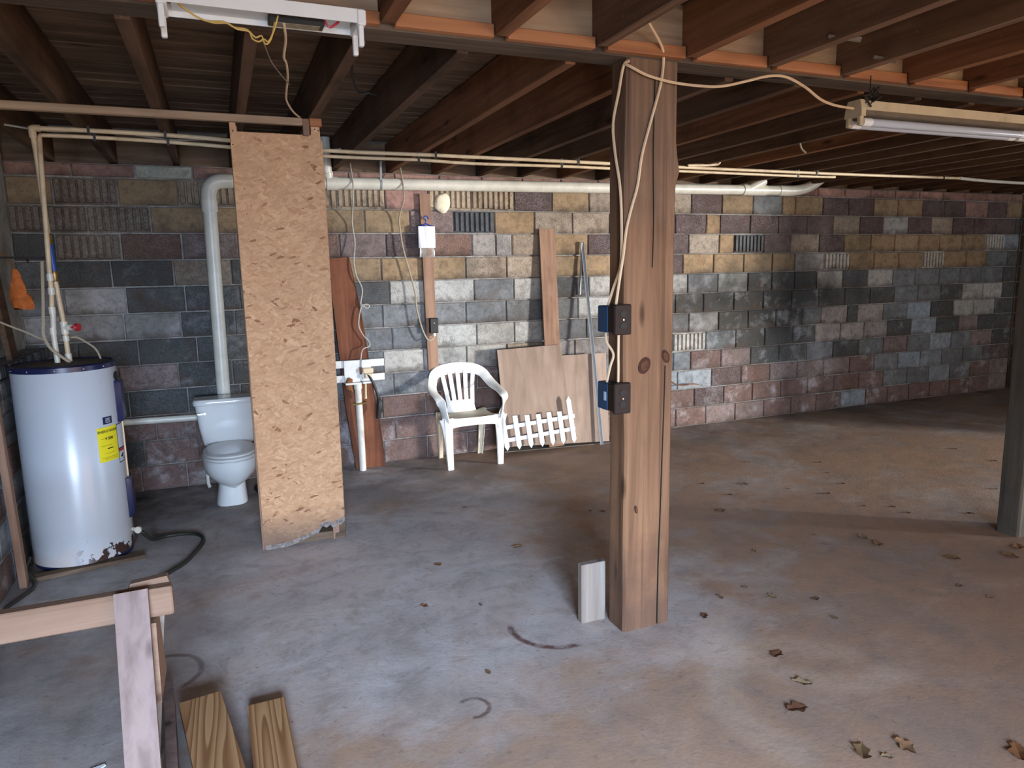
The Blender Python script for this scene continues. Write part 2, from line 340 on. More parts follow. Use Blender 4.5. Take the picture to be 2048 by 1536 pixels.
# ------------------------------------------------------------------ geometry helpers
class MB:
    def __init__(s): s.v = []; s.f = []
    def quadstrip(s, rings, closed=True, caps=True):
        b = len(s.v); n = len(rings[0])
        for r in rings: s.v += [tuple(p) for p in r]
        m = n if closed else n-1
        for i in range(len(rings)-1):
            for j in range(m):
                a = b+i*n+j; c = b+i*n+(j+1) % n
                s.f.append((a, c, c+n, a+n))
        if caps and closed:
            s.f.append(tuple(b+j for j in reversed(range(n))))
            s.f.append(tuple(b+(len(rings)-1)*n+j for j in range(n)))
        return s
    def box(s, x0, x1, y0, y1, z0, z1):
        return s.quadstrip([[(x0, y0, z0), (x1, y0, z0), (x1, y1, z0), (x0, y1, z0)], [(x0, y0, z1), (x1, y0, z1), (x1, y1, z1), (x0, y1, z1)]])
    def cbox(s, x0, x1, y0, y1, z0, z1, c=.006):
        """box with chamfered vertical and horizontal edges"""
        def ring(i, z): return [(x0+i+c, y0+i, z), (x1-i-c, y0+i, z), (x1-i, y0+i+c, z), (x1-i, y1-i-c, z), (x1-i-c, y1-i, z), (x0+i+c, y1-i, z), (x0+i, y1-i-c, z), (x0+i, y0+i+c, z)]
        return s.quadstrip([ring(c*.7, z0), ring(0, z0+c), ring(0, z1-c), ring(c*.7, z1)])
    def beam(s, a, b, wv, w, h, w2=None, h2=None):
        """bar from a to b; wv = width direction"""
        a, b, wv = Vector(a), Vector(b), Vector(wv)
        d = (b-a).normalized(); wv = (wv-d*wv.dot(d)).normalized(); hv = d.cross(wv)
        R = []
        for p, ww, hh in ((a, w, h), (b, w2 or w, h2 or h)):
            R.append([p+wv*ww*i/2+hv*hh*j/2 for i, j in ((-1, -1), (1, -1), (1, 1), (-1, 1))])
        return s.quadstrip(R)
    def tube(s, pts, r, n=8, smooth=3):
        P = [Vector(p) for p in pts]
        if smooth and len(P) > 2: P = catmull(P, smooth)
        R = r if isinstance(r, list) else [r]*len(P)
        if len(R) != len(P): R = [R[int(i*(len(R)-1)/(len(P)-1))] for i in range(len(P))]
        rings = []; prev = None
        for i, p in enumerate(P):
            d = (P[min(i+1, len(P)-1)]-P[max(i-1, 0)])
            if d.length < 1e-9: d = Vector((0, 0, 1))
            d.normalize()
            if prev is None: a = d.orthogonal().normalized()
            else:
                a = prev-d*prev.dot(d); a = a.normalized() if a.length > 1e-6 else d.orthogonal().normalized()
            prev = a; b = d.cross(a)
            rings.append([p+(a*math.cos(2*math.pi*j/n)+b*math.sin(2*math.pi*j/n))*R[i] for j in range(n)])
        return s.quadstrip(rings)
    def ribbon(s, pts, wvs, th, k=4):
        """flat strip: pts, width vectors (full width), thickness"""
        P = catmull([Vector(p) for p in pts], k); Wv = catmull([Vector(p) for p in wvs], k); rings = []
        for i, p in enumerate(P):
            d = (P[min(i+1, len(P)-1)]-P[max(i-1, 0)]).normalized(); w_ = Wv[i]; wl = w_.length
            w_ = (w_-d*w_.dot(d)).normalized()*wl/2; h_ = d.cross(w_).normalized()*th/2
            rings.append([p-w_-h_*.4, p-w_*.8-h_, p+w_*.8-h_, p+w_-h_*.4, p+w_+h_*.4, p+w_*.8+h_, p-w_*.8+h_, p-w_+h_*.4])
        return s.quadstrip(rings)
    def lathe(s, prof, c, n=32, a0=0, a1=2*math.pi, caps=True):
        full = abs(a1-a0-2*math.pi) < 1e-6; m = n if full else n+1
        rings = [[(c[0]+r*math.cos(a0+(a1-a0)*j/n), c[1]+r*math.sin(a0+(a1-a0)*j/n), c[2]+z) for j in range(m)] for r, z in prof]
        return s.quadstrip(rings, closed=full, caps=caps and full)
    def loft(s, secs, n=24, e=2.0):
        """secs: (cx, cy, z, rx, ry, exponent)"""
        rings = []
        for q in secs:
            cx, cyy, z, rx, ry = q[:5]; ee = q[5] if len(q) > 5 else e; r = []
            for j in range(n):
                a = 2*math.pi*j/n; ca, sa = math.cos(a), math.sin(a)
                r.append((cx+rx*math.copysign(abs(ca)**(2/ee), ca), cyy+ry*math.copysign(abs(sa)**(2/ee), sa), z))
            rings.append(r)
        return s.quadstrip(rings)
    def poly(s, outline, off):
        """prism: outline points extruded by the vector off"""
        o = Vector(off); b = len(s.v); n = len(outline)
        s.v += [tuple(p) for p in outline]; s.v += [tuple(Vector(p)+o) for p in outline]
        s.f.append(tuple(range(b, b+n))); s.f.append(tuple(range(b+2*n-1, b+n-1, -1)))
        for j in range(n): s.f.append((b+(j+1) % n, b+j, b+n+j, b+n+(j+1) % n))
        return s
    def patch(s, c, r, a0, a1, z0, z1, th=.002, n=8):
        """thin curved sheet on a cylinder (degrees)"""
        rings = []
        for j in range(n+1):
            a = math.radians(a0+(a1-a0)*j/n); ca, sa = math.cos(a), math.sin(a)
            rings.append([(c[0]+(r+k)*ca, c[1]+(r+k)*sa, c[2]+z) for k, z in ((0, z0), (th, z0), (th, z1), (0, z1))])
        return s.quadstrip(rings)

def catmull(P, k):
    out = []
    for i in range(len(P)-1):
        p0 = P[max(i-1, 0)]; p1 = P[i]; p2 = P[i+1]; p3 = P[min(i+2, len(P)-1)]
        for j in range(k):
            t_ = j/k
            out.append(.5*((2*p1)+(p2-p0)*t_+(2*p0-5*p1+4*p2-p3)*t_*t_+(3*p1-p0-3*p2+p3)*t_**3))
    out.append(P[-1]); return out

def mesh(name, mb, mat, org=(0, 0, 0), smooth=False):
    me = bpy.data.meshes.new(name); o = Vector(org)
    me.from_pydata([tuple(Vector(v)-o) for v in mb.v], [], mb.f)
    bm = bmesh.new(); bm.from_mesh(me); bmesh.ops.recalc_face_normals(bm, faces=bm.faces); bm.to_mesh(me); bm.free()
    me.materials.append(mat)
    if smooth:
        for p in me.polygons: p.use_smooth = True
        me.set_sharp_from_angle(angle=math.radians(40))
    me.update(); return me

def obj(name, me, loc=(0, 0, 0), parent=None):
    o = bpy.data.objects.new(name, me); C.objects.link(o); o.location = loc
    if parent is not None: o.parent = parent
    return o
def tag(o, label, cat, group=None, kind=None):
    o['label'] = label; o['category'] = cat
    if group: o['group'] = group
    if kind: o['kind'] = kind
    return o
def thing(name, label, cat, loc, group=None):
    return tag(obj(name, None, loc), label, cat, group)
def part(root, name, mb, mat, smooth=False, parent=None, label=None):
    o = obj(name, mesh(name, mb, mat, root.location, smooth), (0, 0, 0), parent or root)
    if label: o['label'] = label
    return o
def solo(name, label, cat, mb, mat, loc, smooth=False, group=None):
    return tag(obj(name, mesh(name, mb, mat, loc, smooth), loc), label, cat, group)
def structure(name, mb, mat, label, cat):
    o = obj(name, mesh(name, mb, mat)); tag(o, label, cat, kind='structure'); return o

# ================================================================== SETTING
D = 6.2; XL, XR, YF = -1.36, 9.72, -3.0
JB = 2.555            # underside of the rear joists
DK = 2.795            # underside of the deck boards
floor = structure('floor', MB().box(XL-.3, XR+.3, YF-.3, D+.3, -.12, 0), M['floor'], 'stained bare concrete floor with brown clay dust', 'floor')

COL = dict(T=(.28, .19, .105), B=(.36, .285, .21), P=(.105, .066, .066), G=(.145, .155, .16), D=(.058, .063, .063), W=(.47, .46, .42),
           K=(.145, .088, .074), R=(.17, .09, .065), L=(.24, .275, .30), F=(.235, .175, .13), f=(.52, .39, .255), d=(.085, .09, .095), w=(.58, .545, .48),
           N=(.34, .195, .16), Q=(.33, .30, .28), H=(.30, .285, .27), E=(.22, .16, .15))
MATK = dict(T='smooth', B='rough', P='rough', G='blk', D='blk', W='rough', K='blk', R='rough', L='blk', F='rough', f='rough', d='smooth', w='rough', N='smooth', Q='rough', H='blk', E='rough')

def block(parent, u0, u1, z0, z1, kind, plane, face, sign=-1, proud=0.0, name='block'):
    """one masonry unit; plane 'Y' (u = x) or 'X' (u = y); sign = outward direction along the plane's axis"""
    g = .005; u0 += g; u1 -= g; z0 += g; z1 -= g; j = lambda a=.0025: random.uniform(-a, a)
    mb = MB(); mp = (lambda u, o, z: (u, face+sign*o, z)) if plane == 'Y' else (lambda u, o, z: (face+sign*o, u, z))
    fl = kind in 'Ffdw'
    out = proud+random.uniform(0, .004)
    ch = .007
    base = [(u0, -.03, z0), (u1, -.03, z0), (u1, -.03, z1), (u0, -.03, z1)]
    c = [(j(), j()) for _ in range(4)]
    mid = [(u0+c[0][0], out-ch, z0+c[0][1]), (u1+c[1][0], out-ch, z0+c[1][1]), (u1+c[2][0], out-ch, z1+c[2][1]), (u0+c[3][0], out-ch, z1+c[3][1])]
    if fl: mid = [(a, out-.006, z) for a, o, z in mid]
    fr = [(u0+ch+j(), out, z0+ch+j()), (u1-ch+j(), out, z0+ch+j()), (u1-ch+j(), out, z1-ch+j()), (u0+ch+j(), out, z1-ch+j())]
    rings = [[mp(*q) for q in base], [mp(*q) for q in mid]]
    if not fl: rings.append([mp(*q) for q in fr])
    mb.quadstrip(rings)
    if fl:
        n = max(3, round((u1-u0)/.05)); st = (u1-u0)/n
        for i in range(n):
            a = u0+st*i+st*.13; b_ = u0+st*(i+1)-st*.13; zz0 = z0+.008+random.random()*.008; zz1 = z1-.006-random.random()*.008
            r0 = [(a, out-.007, zz0), (b_, out-.007, zz0), (b_, out-.007, zz1), (a, out-.007, zz1)]
            r1 = [(a+.004, out+.014, zz0+.004), (b_-.004, out+.014, zz0+.004), (b_-.004, out+.014, zz1-.004), (a+.004, out+.014, zz1-.004)]
            mb.quadstrip([[mp(*q) for q in r0], [mp(*q) for q in r1]])
    o = obj('fluted_block' if fl and name == 'block' else name, mesh(name, mb, M[MATK[kind]]), (0, 0, 0), parent)
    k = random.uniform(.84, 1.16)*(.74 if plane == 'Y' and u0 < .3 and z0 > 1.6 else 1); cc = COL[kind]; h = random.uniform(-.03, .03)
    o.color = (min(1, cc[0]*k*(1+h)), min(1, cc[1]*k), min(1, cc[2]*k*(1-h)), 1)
    return o

wall_back = structure('wall_back', MB().box(XL-.3, XR+.3, D+.013, D+.25, 0, 2.54), M['mortar'], 'long back wall of mixed concrete blocks in tan, maroon, white and dark grey', 'wall')
CS = .2032
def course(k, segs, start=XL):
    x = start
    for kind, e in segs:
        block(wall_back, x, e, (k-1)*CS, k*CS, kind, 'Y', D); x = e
def auto(a, b, kinds, pitch=.398):
    """fill a..b with equal blocks of the kinds given as a string"""
    n = len(kinds); return [(kinds[i], a+(b-a)*(i+1)/n) for i in range(n)]
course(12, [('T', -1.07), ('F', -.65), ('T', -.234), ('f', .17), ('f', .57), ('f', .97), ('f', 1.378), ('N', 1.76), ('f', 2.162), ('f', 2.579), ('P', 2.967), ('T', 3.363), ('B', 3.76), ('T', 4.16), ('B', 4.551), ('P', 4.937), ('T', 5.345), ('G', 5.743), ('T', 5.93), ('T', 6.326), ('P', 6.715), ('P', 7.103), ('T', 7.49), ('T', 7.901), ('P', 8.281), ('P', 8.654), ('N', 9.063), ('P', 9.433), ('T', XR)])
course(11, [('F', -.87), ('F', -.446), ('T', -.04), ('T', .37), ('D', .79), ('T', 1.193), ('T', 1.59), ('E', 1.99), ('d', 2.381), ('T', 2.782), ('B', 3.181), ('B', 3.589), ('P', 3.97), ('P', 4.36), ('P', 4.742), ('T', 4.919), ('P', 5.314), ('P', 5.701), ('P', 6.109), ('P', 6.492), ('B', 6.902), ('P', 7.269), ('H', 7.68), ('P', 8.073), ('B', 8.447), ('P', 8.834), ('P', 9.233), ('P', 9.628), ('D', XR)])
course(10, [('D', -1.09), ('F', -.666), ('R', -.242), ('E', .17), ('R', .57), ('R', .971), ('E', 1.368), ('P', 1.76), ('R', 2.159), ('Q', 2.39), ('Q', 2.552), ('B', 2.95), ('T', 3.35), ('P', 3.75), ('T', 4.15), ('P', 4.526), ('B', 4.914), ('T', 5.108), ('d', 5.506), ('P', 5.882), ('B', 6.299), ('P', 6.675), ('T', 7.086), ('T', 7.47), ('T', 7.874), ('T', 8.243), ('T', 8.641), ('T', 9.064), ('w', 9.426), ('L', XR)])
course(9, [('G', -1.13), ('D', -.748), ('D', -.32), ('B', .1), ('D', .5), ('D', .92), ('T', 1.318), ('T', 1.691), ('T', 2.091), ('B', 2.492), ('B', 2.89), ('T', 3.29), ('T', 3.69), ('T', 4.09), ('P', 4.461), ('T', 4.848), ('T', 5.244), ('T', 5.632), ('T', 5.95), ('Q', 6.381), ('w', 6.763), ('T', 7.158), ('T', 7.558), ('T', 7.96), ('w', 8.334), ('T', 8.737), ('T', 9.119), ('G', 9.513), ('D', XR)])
course(8, [('G', -1.078), ('H', -.667), ('D', -.252), ('D', .15), ('D', .57), ('D', .97), ('D', 1.382), ('W', 1.78), ('W', 2.166), ('G', 2.562), ('W', 2.96), ('D', 3.36), ('W', 3.75), ('D', 4.13), ('W', 4.524), ('G', 4.91), ('W', 5.31), ('D', 5.64), ('D', 5.96), ('D', 6.285), ('W', 6.678), ('D', 7.072), ('W', 7.48), ('G', 7.855), ('G', 8.277), ('G', 8.645), ('G', 9.043), ('G', 9.46), ('D', XR)])
course(7, [('H', -1.12), ('H', -.70), ('H', -.30), ('D', .10)]+auto(.10, 1.31, 'DDG')+[('G', 1.70), ('G', 2.08), ('G', 2.48), ('G', 2.88), ('G', 3.24), ('W', 3.66)]+auto(3.66, 4.73, 'WDD')+[('D', 5.13), ('D', 5.53), ('D', 5.93)]+auto(5.93, 8.72, 'GDDDGGD')+[('W', 9.10), ('W', 9.47), ('D', XR)])
course(6, [('D', -1.03), ('D', -.62), ('D', -.20), ('D', .20)]+auto(.20, 1.78, 'DDGG')+[('W', 2.18), ('W', 2.56), ('W', 2.96), ('G', 3.33), ('G', 3.73)]+auto(3.73, 4.55, 'DG')+[('H', 4.93), ('D', 5.33), ('D', 5.72), ('D', 6.1)]+auto(6.1, 6.38, 'G')+[('Q', 6.78), ('D', 6.94), ('Q', 7.36), ('G', 7.76), ('L', 8.17), ('D', 8.58), ('W', 8.95), ('W', 9.35), ('D', XR)])
course(5, [('D', -1.17), ('E', -.773), ('E', -.35), ('D', .05)]+auto(.05, 1.298, 'DDG')+[('W', 1.669), ('W', 2.076), ('W', 2.48), ('B', 2.88), ('Q', 3.2), ('Q', 3.6)]+auto(3.6, 4.35, 'GG')+[('w', 4.77), ('G', 5.17), ('D', 5.57), ('D', 5.97)]+auto(5.97, 6.3, 'D')+[('Q', 6.69), ('Q', 7.06), ('Q', 7.44), ('D', 7.85), ('L', 8.29), ('D', 8.7), ('E', 9.06), ('D', 9.4), ('D', XR)])
course(4, [('D', -1.12), ('D', -.72), ('D', -.30), ('D', .10)]+auto(.10, 1.38, 'DGG')+[('G', 1.78), ('K', 2.18), ('K', 2.58), ('K', 2.97), ('K', 3.37), ('G', 3.77), ('G', 4.17), ('G', 4.36), ('G', 4.58), ('K', 4.98), ('E', 5.38), ('D', 5.78)]+auto(5.78, 7.8, 'DGDGE')+[('G', 8.2), ('L', 8.58), ('G', 8.95), ('E', 9.35), ('D', XR)])
course(3, auto(XL, -.95, 'K')+[('K', -.55), ('K', -.25), ('K', .15)]+auto(.15, 1.27, 'KKK')+[('K', 1.67), ('K', 2.07)]+auto(2.07, 3.7, 'KKKK')+[('K', 4.1), ('L', 4.42), ('L', 4.86), ('P', 5.26), ('K', 5.66), ('E', 6.06)]+auto(6.06, 7.66, 'EEKG')+[('L', 8.05), ('L', 8.43), ('G', 8.82), ('G', 9.2), ('P', XR)])
course(2, [('K', -.95), ('D', -.649), ('K', -.245), ('K', .155)]+auto(.155, 1.375, 'KKK')+[('K', 1.783)]+auto(1.783, 4.24, 'KKKKKK')+[('K', 4.638), ('P', 5.027), ('K', 5.42), ('K', 5.827), ('K', 6.228)]+auto(6.228, 7.83, 'KKKG')+[('G', 8.22), ('L', 8.6), ('G', 8.98), ('K', 9.35), ('E', XR)])
course(1, auto(XL, -.356, 'KKK')+auto(-.356, 1.266, 'KKKK')+[('K', 1.671)]+auto(1.671, 4.796, 'KKKKKKKK')+[('E', 5.19), ('E', 5.594), ('K', 5.987), ('K', 6.367), ('K', 6.75), ('L', 7.15)]+auto(7.15, XR, 'KKKKKKE'))
COL.update(n=(.33, .185, .145), m=(.40, .40, .33)); MATK.update(n='smooth', m='smooth')
x = XL; i = 0
while x < XR-.05:                                              # flat cap bricks under the joists
    e = min(XR, x+(.42 if x < -.7 else .398)); kk = 'm' if i == 2 else 'n'
    block(wall_back, x, e, 2.44, 2.54, kk, 'Y', D, name='brick'); x = e; i += 1

# left wall: thick lower part with a brick-topped ledge, plain parged wall above
XW = -1.20
wall_left = structure('wall_left', MB().box(XL-.3, XL, YF, D, 0, DK), M['parge'], 'left side wall, parged above a blockwork ledge', 'wall')
part(wall_left, 'lower_wall', MB().box(XL-.02, XW-.006, 2.6, D, 0, 1.12), M['mortar'])
for k in range(6):
    y = 2.6-(.2 if k % 2 else 0); 
    while y < D-.05:
        y0 = max(2.6, y); y1 = min(D, y+.4); y += .4
        block(wall_left, y0, y1, k*.187, (k+1)*.187, random.choice('GGGDLK') if k > 0 else random.choice('KGD'), 'X', XW, 1)
y = 4.2
while y < D-.1:
    block(wall_left, y, y+.10, 1.125, 1.20, random.choice('DRDG'), 'X', XW-.008, 1, name='brick'); y += .11
part(wall_left, 'ledge', MB().box(XL-.02, XW-.03, 2.6, D, 1.12, 1.195), M['mortar'])
# right wall
wall_right = structure('wall_right', MB().box(XR, XR+.25, 1.9, D, 0, DK).box(XR, XR+.25, YF, -1.1, 0, DK).box(XR, XR+.25, -1.1, 1.9, 2.15, DK), M['mortar'], 'dark damp block wall closing the far right end', 'wall')
for k in range(12):
    y = 4.6-(.2 if k % 2 else 0)
    while y < D-.06:
        y0 = max(4.6, y); y1 = min(D-.006, y+.4); y += .4
        block(wall_right, y0, y1, k*CS, (k+1)*CS, random.choice('DDDGP'), 'X', XR, -1)
# front wall (behind the photographer) with the doorway and the garage opening
wall_front = structure('wall_front', MB().box(XL-.3, -.95, YF-.25, YF, 0, DK).box(-.95, .85, YF-.25, YF, 2.1, DK).box(.85, 2.0, YF-.25, YF, 0, DK).box(2.0, 6.0, YF-.25, YF, 2.1, DK).box(6.0, XR+.3, YF-.25, YF, 0, DK), M['mortar'], 'front block wall with the open doorway and garage opening', 'wall')

# ceiling: deck boards and joists
ceiling = structure('ceiling', MB().box(XL-.3, XR+.3, YF-.3, D+.3, DK+.025, DK+.06), M['deck'], 'open ceiling of dark timber joists under rough deck boards', 'ceiling')
y = D+.05; i = 0
while y > .9:
    wdt = random.choice((.135, .14, .145, .09)); dz = random.uniform(0, .012)
    part(ceiling, 'deck_board', MB().cbox(XL-.1, XR+.1, y-wdt, y-.006, DK+dz, DK+.03, .005), M['deck']); y -= wdt
JX = [-1.05, -.64, -.205, .205, .585, .995, 1.475, 1.885, 2.305]
while JX[-1] < XR-.3: JX.append(JX[-1]+.414)
for i, xr in enumerate(JX):                                      # rear joists, from the beam to the back wall
    wd = .05; j = random.uniform(-.004, .004)
    part(ceiling, 'joist', MB().cbox(xr-wd, xr, 2.835, D+.12, JB+j, DK-.001, .003), M['joist_red'] if i in (6, 7, 10, 13) else M['joist'])
fx = -.70
FJ = []
while fx < 8.6: FJ.append(fx); fx += .4345
for i, xl in enumerate(FJ):                                      # front joists, notched over the ledger strip
    wd = .052; mb = MB(); z0 = 2.578+random.uniform(-.003, .003)
    prof = [(.0, z0), (2.648, z0), (2.648, 2.622), (2.6862, 2.622), (2.6862, DK-.001), (.0, DK-.001)]
    mb.poly([(xl, yy, zz) for yy, zz in prof], (wd, 0, 0))
    part(ceiling, 'joist', mb, M['joist_red'] if i in (3, 4, 6, 9, 10) else M['joist_mid'])
part(ceiling, 'rim_board', MB().box(XL-.3, XR+.3, D+.13, D+.17, 2.54, DK), M['deck'])
beam_o = structure('support_beam', MB().cbox(XL-.1, XR+.1, 2.69, 2.83, 2.565, DK-.002, .004), M['beam'], 'long dark built-up timber beam resting on the wooden post', 'beam')
part(beam_o, 'face_board', MB().box(XL-.1, XR+.1, 2.6868, 2.6899, 2.62, DK-.003), M['raft'])
for i, xl in enumerate(FJ[:-1]):                                # ledger strip pieces between the front joists
    part(beam_o, 'ledger_strip', MB().cbox(xl+.054, FJ[i+1]-.002, 2.652, 2.689, 2.572, 2.617+random.uniform(-.003, .004), .003), M['ledger'])
for i in range(len(FJ)-1):
    for dx in (.13, .3):
        part(beam_o, 'nail_head', MB().lathe([(.0001, -.001), (.005, -.001), (.005, .002), (.0001, .002)], (FJ[i]+dx, 0, 0), 6), M['darkmetal']) if False else None

# ================================================================== POSTS
def timber_post(name, label, x0, x1, y0, y1, ztop, mat, bulge=None):
    mb = MB(); nz = 40; rings = []
    for i in range(nz+1):
        z = ztop*i/nz; a = .004*math.sin(z*3.1)+.003*math.sin(z*7.7+1); b = .004*math.sin(z*2.3+2)
        bl = .022*math.exp(-((z-2.13)/.05)**2) if bulge else 0
        c = .010
        rings.append([(x0+a+c, y0+b, z), (x1+b-c, y0+b, z), (x1+b+bl, y0+b+c, z), (x1+b+bl, y1-c, z), (x1+b-c, y1, z), (x0+a+c, y1, z), (x0+a, y1-c, z), (x0+a, y0+b+c, z)])
    mb.quadstrip(rings)
    return mb
PX0, PX1, PY0, PY1 = 1.637, 1.893, 2.69, 2.832
post = thing('timber_post', 'square rough-sawn brown timber post carrying the beam, with cables and outlet boxes', 'post', (1.765, 2.76, 0))
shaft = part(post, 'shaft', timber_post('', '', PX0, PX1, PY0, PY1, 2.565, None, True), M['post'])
for kx, kz, ka, kb, tl in ((1.735, 1.268, .030, .040, -.5), (1.848, 1.302, .019, .032, .4), (1.700, .60, .007, .020, .2)):
    for q_, (m_, dd_) in enumerate(((1.0, .0), (.62, .0016))):
        part(post, 'knot', MB().poly([(kx+m_*(ka*math.cos(a)*math.cos(tl)-kb*math.sin(a)*math.sin(tl)), 2.690, kz+m_*(ka*math.cos(a)*math.sin(tl)+kb*math.sin(a)*math.cos(tl))) for a in [2*math.pi*i/16 for i in range(16)]], (0, -.0065-dd_, 0)), M['knot'] if q_ == 0 else M['knotc'], parent=shaft)
part(post, 'crack', MB().tube([(1.846, 2.6845, 1.26), (1.842, 2.6845, 1.05), (1.836, 2.6845, .8), (1.832, 2.686, .55), (1.826, 2.687, .3), (1.825, 2.688, .01)], .0030, 5), M['ink'], parent=shaft)
part(post, 'crack', MB().tube([(1.775, 2.6865, 2.5), (1.770, 2.6865, 2.2), (1.776, 2.6865, 1.9), (1.772, 2.6865, 1.7)], .0024, 5), M['ink'], parent=shaft)
dp = solo('timber_post', 'dark grey shaded timber post at the right edge of the picture', 'post', timber_post('', '', 4.466, 4.72, 2.69, 2.832, 2.565, None), M['shadepost'], (4.59, 2.76, 0))
dp2 = solo('timber_post', 'third timber post along the beam, beyond the right edge', 'post', timber_post('', '', 8.7, 8.95, 2.69, 2.832, 2.565, None), M['shadepost'], (8.82, 2.76, 0))
solo('wood_offcut', 'short grey weathered board standing on edge against the timber post', 'board', MB().cbox(1.500, 1.632, 2.845, 2.885, 0, .30, .004), M['grey'], (1.565, 2.865, 0))

# outlet boxes on the post
def outlet_box(z0, z1, lab, tagged):
    t_ = thing('outlet_box', lab, 'outlet box', (1.61, 2.72, z0), 'outlet boxes on the timber post')
    part(t_, 'box', MB().cbox(1.575, 1.636, 2.735, 2.825, z0+.006, z1-.008, .004), M['bluebox'])
    c = part(t_, 'cover', MB().cbox(1.571, 1.655, 2.664, 2.688, z0, z1, .004).cbox(1.577, 1.634, 2.688, 2.736, z0+.008, z1-.008, .003), M['brownplate'])
    zc = (z0+z1)/2
    for dz in (-.026, .026):
        r_ = part(t_, 'receptacle', MB().poly([(1.613+.017*math.cos(a), 2.664, zc+dz+.014*math.sin(a)) for a in [2*math.pi*i/12 for i in range(12)]], (0, -.003, 0)), M['black'], parent=c)
    part(t_, 'screw', MB().poly([(1.613+.004*math.cos(a), 2.664, zc+.004*math.sin(a)) for a in [2*math.pi*i/8 for i in range(8)]], (0, -.0035, 0)), M['chrome'], parent=c)
    if tagged: part(t_, 'sticker', MB().box(1.5735, 1.5748, 2.745, 2.765, z0+.05, z0+.09), M['paper'])
outlet_box(1.413, 1.545, 'upper brown-covered outlet box on the left face of the timber post', False)
outlet_box(1.062, 1.200, 'lower brown-covered outlet box with a white sticker on the timber post', True)

def cable(name, label, pts, r, mat, cat='cable', group=None, n=6, flat=None, loc=None):
    return solo(name, label, cat, MB().tube(pts, r, n, 4), mat, loc or pts[-1], True, group)
cable('electric_cable', 'cream cable running down the left edge of the timber post to the upper box', [(1.640, 2.675, 2.545), (1.626, 2.697, 2.53), (1.624, 2.731, 2.434), (1.622, 2.773, 2.314), (1.624, 2.758, 2.188), (1.626, 2.727, 2.074), (1.627, 2.712, 1.97), (1.627, 2.705, 1.80), (1.622, 2.71, 1.70), (1.612, 2.745, 1.62), (1.600, 2.775, 1.54)], .0065, M['cable'])
cable('electric_cable', 'cream cable hanging from the joists across the front of the timber post', [(1.43, 2.44, 2.80), (1.50, 2.46, 2.72), (1.60, 2.50, 2.657), (1.69, 2.57, 2.63), (1.775, 2.64, 2.600), (1.808, 2.677, 2.561), (1.801, 2.680, 2.483), (1.78, 2.681, 2.404), (1.743, 2.681, 2.288), (1.709, 2.681, 2.172), (1.689, 2.681, 2.048), (1.659, 2.681, 1.953), (1.634, 2.679, 1.864), (1.622, 2.682, 1.76), (1.610, 2.690, 1.664), (1.600, 2.705, 1.545)], .0065, M['cable'])
cable('electric_cable', 'cream cable drooping from the post top to the tube light at right', [(1.628, 2.690, 2.535), (1.645, 2.672, 2.522), (1.713, 2.666, 2.495), (1.791, 2.663, 2.480), (1.862, 2.655, 2.470), (1.961, 2.635, 2.462), (2.06, 2.61, 2.462), (2.19, 2.60, 2.492), (2.30, 2.60, 2.520), (2.40, 2.60, 2.524), (2.513, 2.60, 2.489), (2.604, 2.60, 2.444), (2.70, 2.605, 2.425), (2.82, 2.61, 2.42)], .006, M['cable'])
cable('electric_cable', 'short cream cable linking the two outlet boxes, back strand', [(1.59, 2.775, 1.418), (1.582, 2.755, 1.377), (1.600, 2.725, 1.324), (1.590, 2.735, 1.269), (1.590, 2.765, 1.195)], .006, M['cable'])
cable('electric_cable', 'short straight cream cable between the two outlet boxes, front strand', [(1.614, 2.705, 1.412), (1.610, 2.70, 1.324), (1.612, 2.702, 1.268), (1.615, 2.708, 1.200)], .006, M['cable'])

# ================================================================== STRAND BOARD PARTITION
pt = thing('partition_frame', 'narrow partition of orange strand board on studs hiding part of the toilet', 'partition', (.38, 4.5, 0))
def oy(z): return 4.49-.24*z/2.49
ol = [(.139, 4.49, .006), (.30, 4.495, .022), (.42, 4.50, .055), (.47, 4.50, .075), (.505, 4.50, .115), (.54, 4.50, .118), (.565, 4.505, .085), (.60, 4.505, .110), (.635, 4.51, .125)]
topz = 2.468
outl = [(xx, oy(zz), zz) for xx, _, zz in ol]+[(.600, oy(2.40), 2.40), (.596, oy(2.41), 2.41), (.592, oy(topz+.045), topz+.045), (.545, oy(topz+.045), topz+.045), (.543, oy(topz), topz), (.154, oy(topz), topz), (.150, oy(topz+.045), topz+.045), (.119, oy(topz+.045), topz+.045)]
part(pt, 'strand_board', MB().poly(outl, (0, .013, .001)), M['osb'])
for xs, zt in ((.118, 2.50), (.553, 2.50)):
    part(pt, 'stud', MB().beam((xs+.028, 4.53, 0), (xs+.020, 4.53-.24, zt), (1, 0, 0), .038, .062), M['plank'])
part(pt, 'stud', MB().beam((.606, 4.555, 0), (.573, 4.30, 2.50), (1, 0, 0), .045, .07), M['dirtwood'])
part(pt, 'side_panel', MB().beam((.640, 4.56, .12), (.604, 4.325, 2.45), (0, 1, 0), .09, .009), M['osb'])
part(pt, 'sole_block', MB().cbox(.155, .62, 4.512, 4.58, 0, .05, .004), M['dirtwood'])
tz = [(.145, .002), (.22, .004), (.30, .010), (.36, .034), (.41, .046), (.44, .066), (.47, .072), (.495, .112), (.52, .100), (.545, .112), (.565, .080), (.585, .104), (.61, .106), (.637, .122)]
part(pt, 'torn_edge', MB().poly([(x_, oy(z_)-.004+.004*math.sin(i*2.1), z_-.010*abs(math.sin(i*1.7))) for i, (x_, z_) in enumerate(tz)]+[(x_, oy(z_)-.003, z_+.016+.012*abs(math.sin(i*2.9+1))) for i, (x_, z_) in reversed(list(enumerate(tz)))], (0, .007, 0)), M['torn'])
part(pt, 'foot_stud', MB().cbox(.572, .642, 4.495, 4.555, 0, .125, .004), M['dirtwood'])
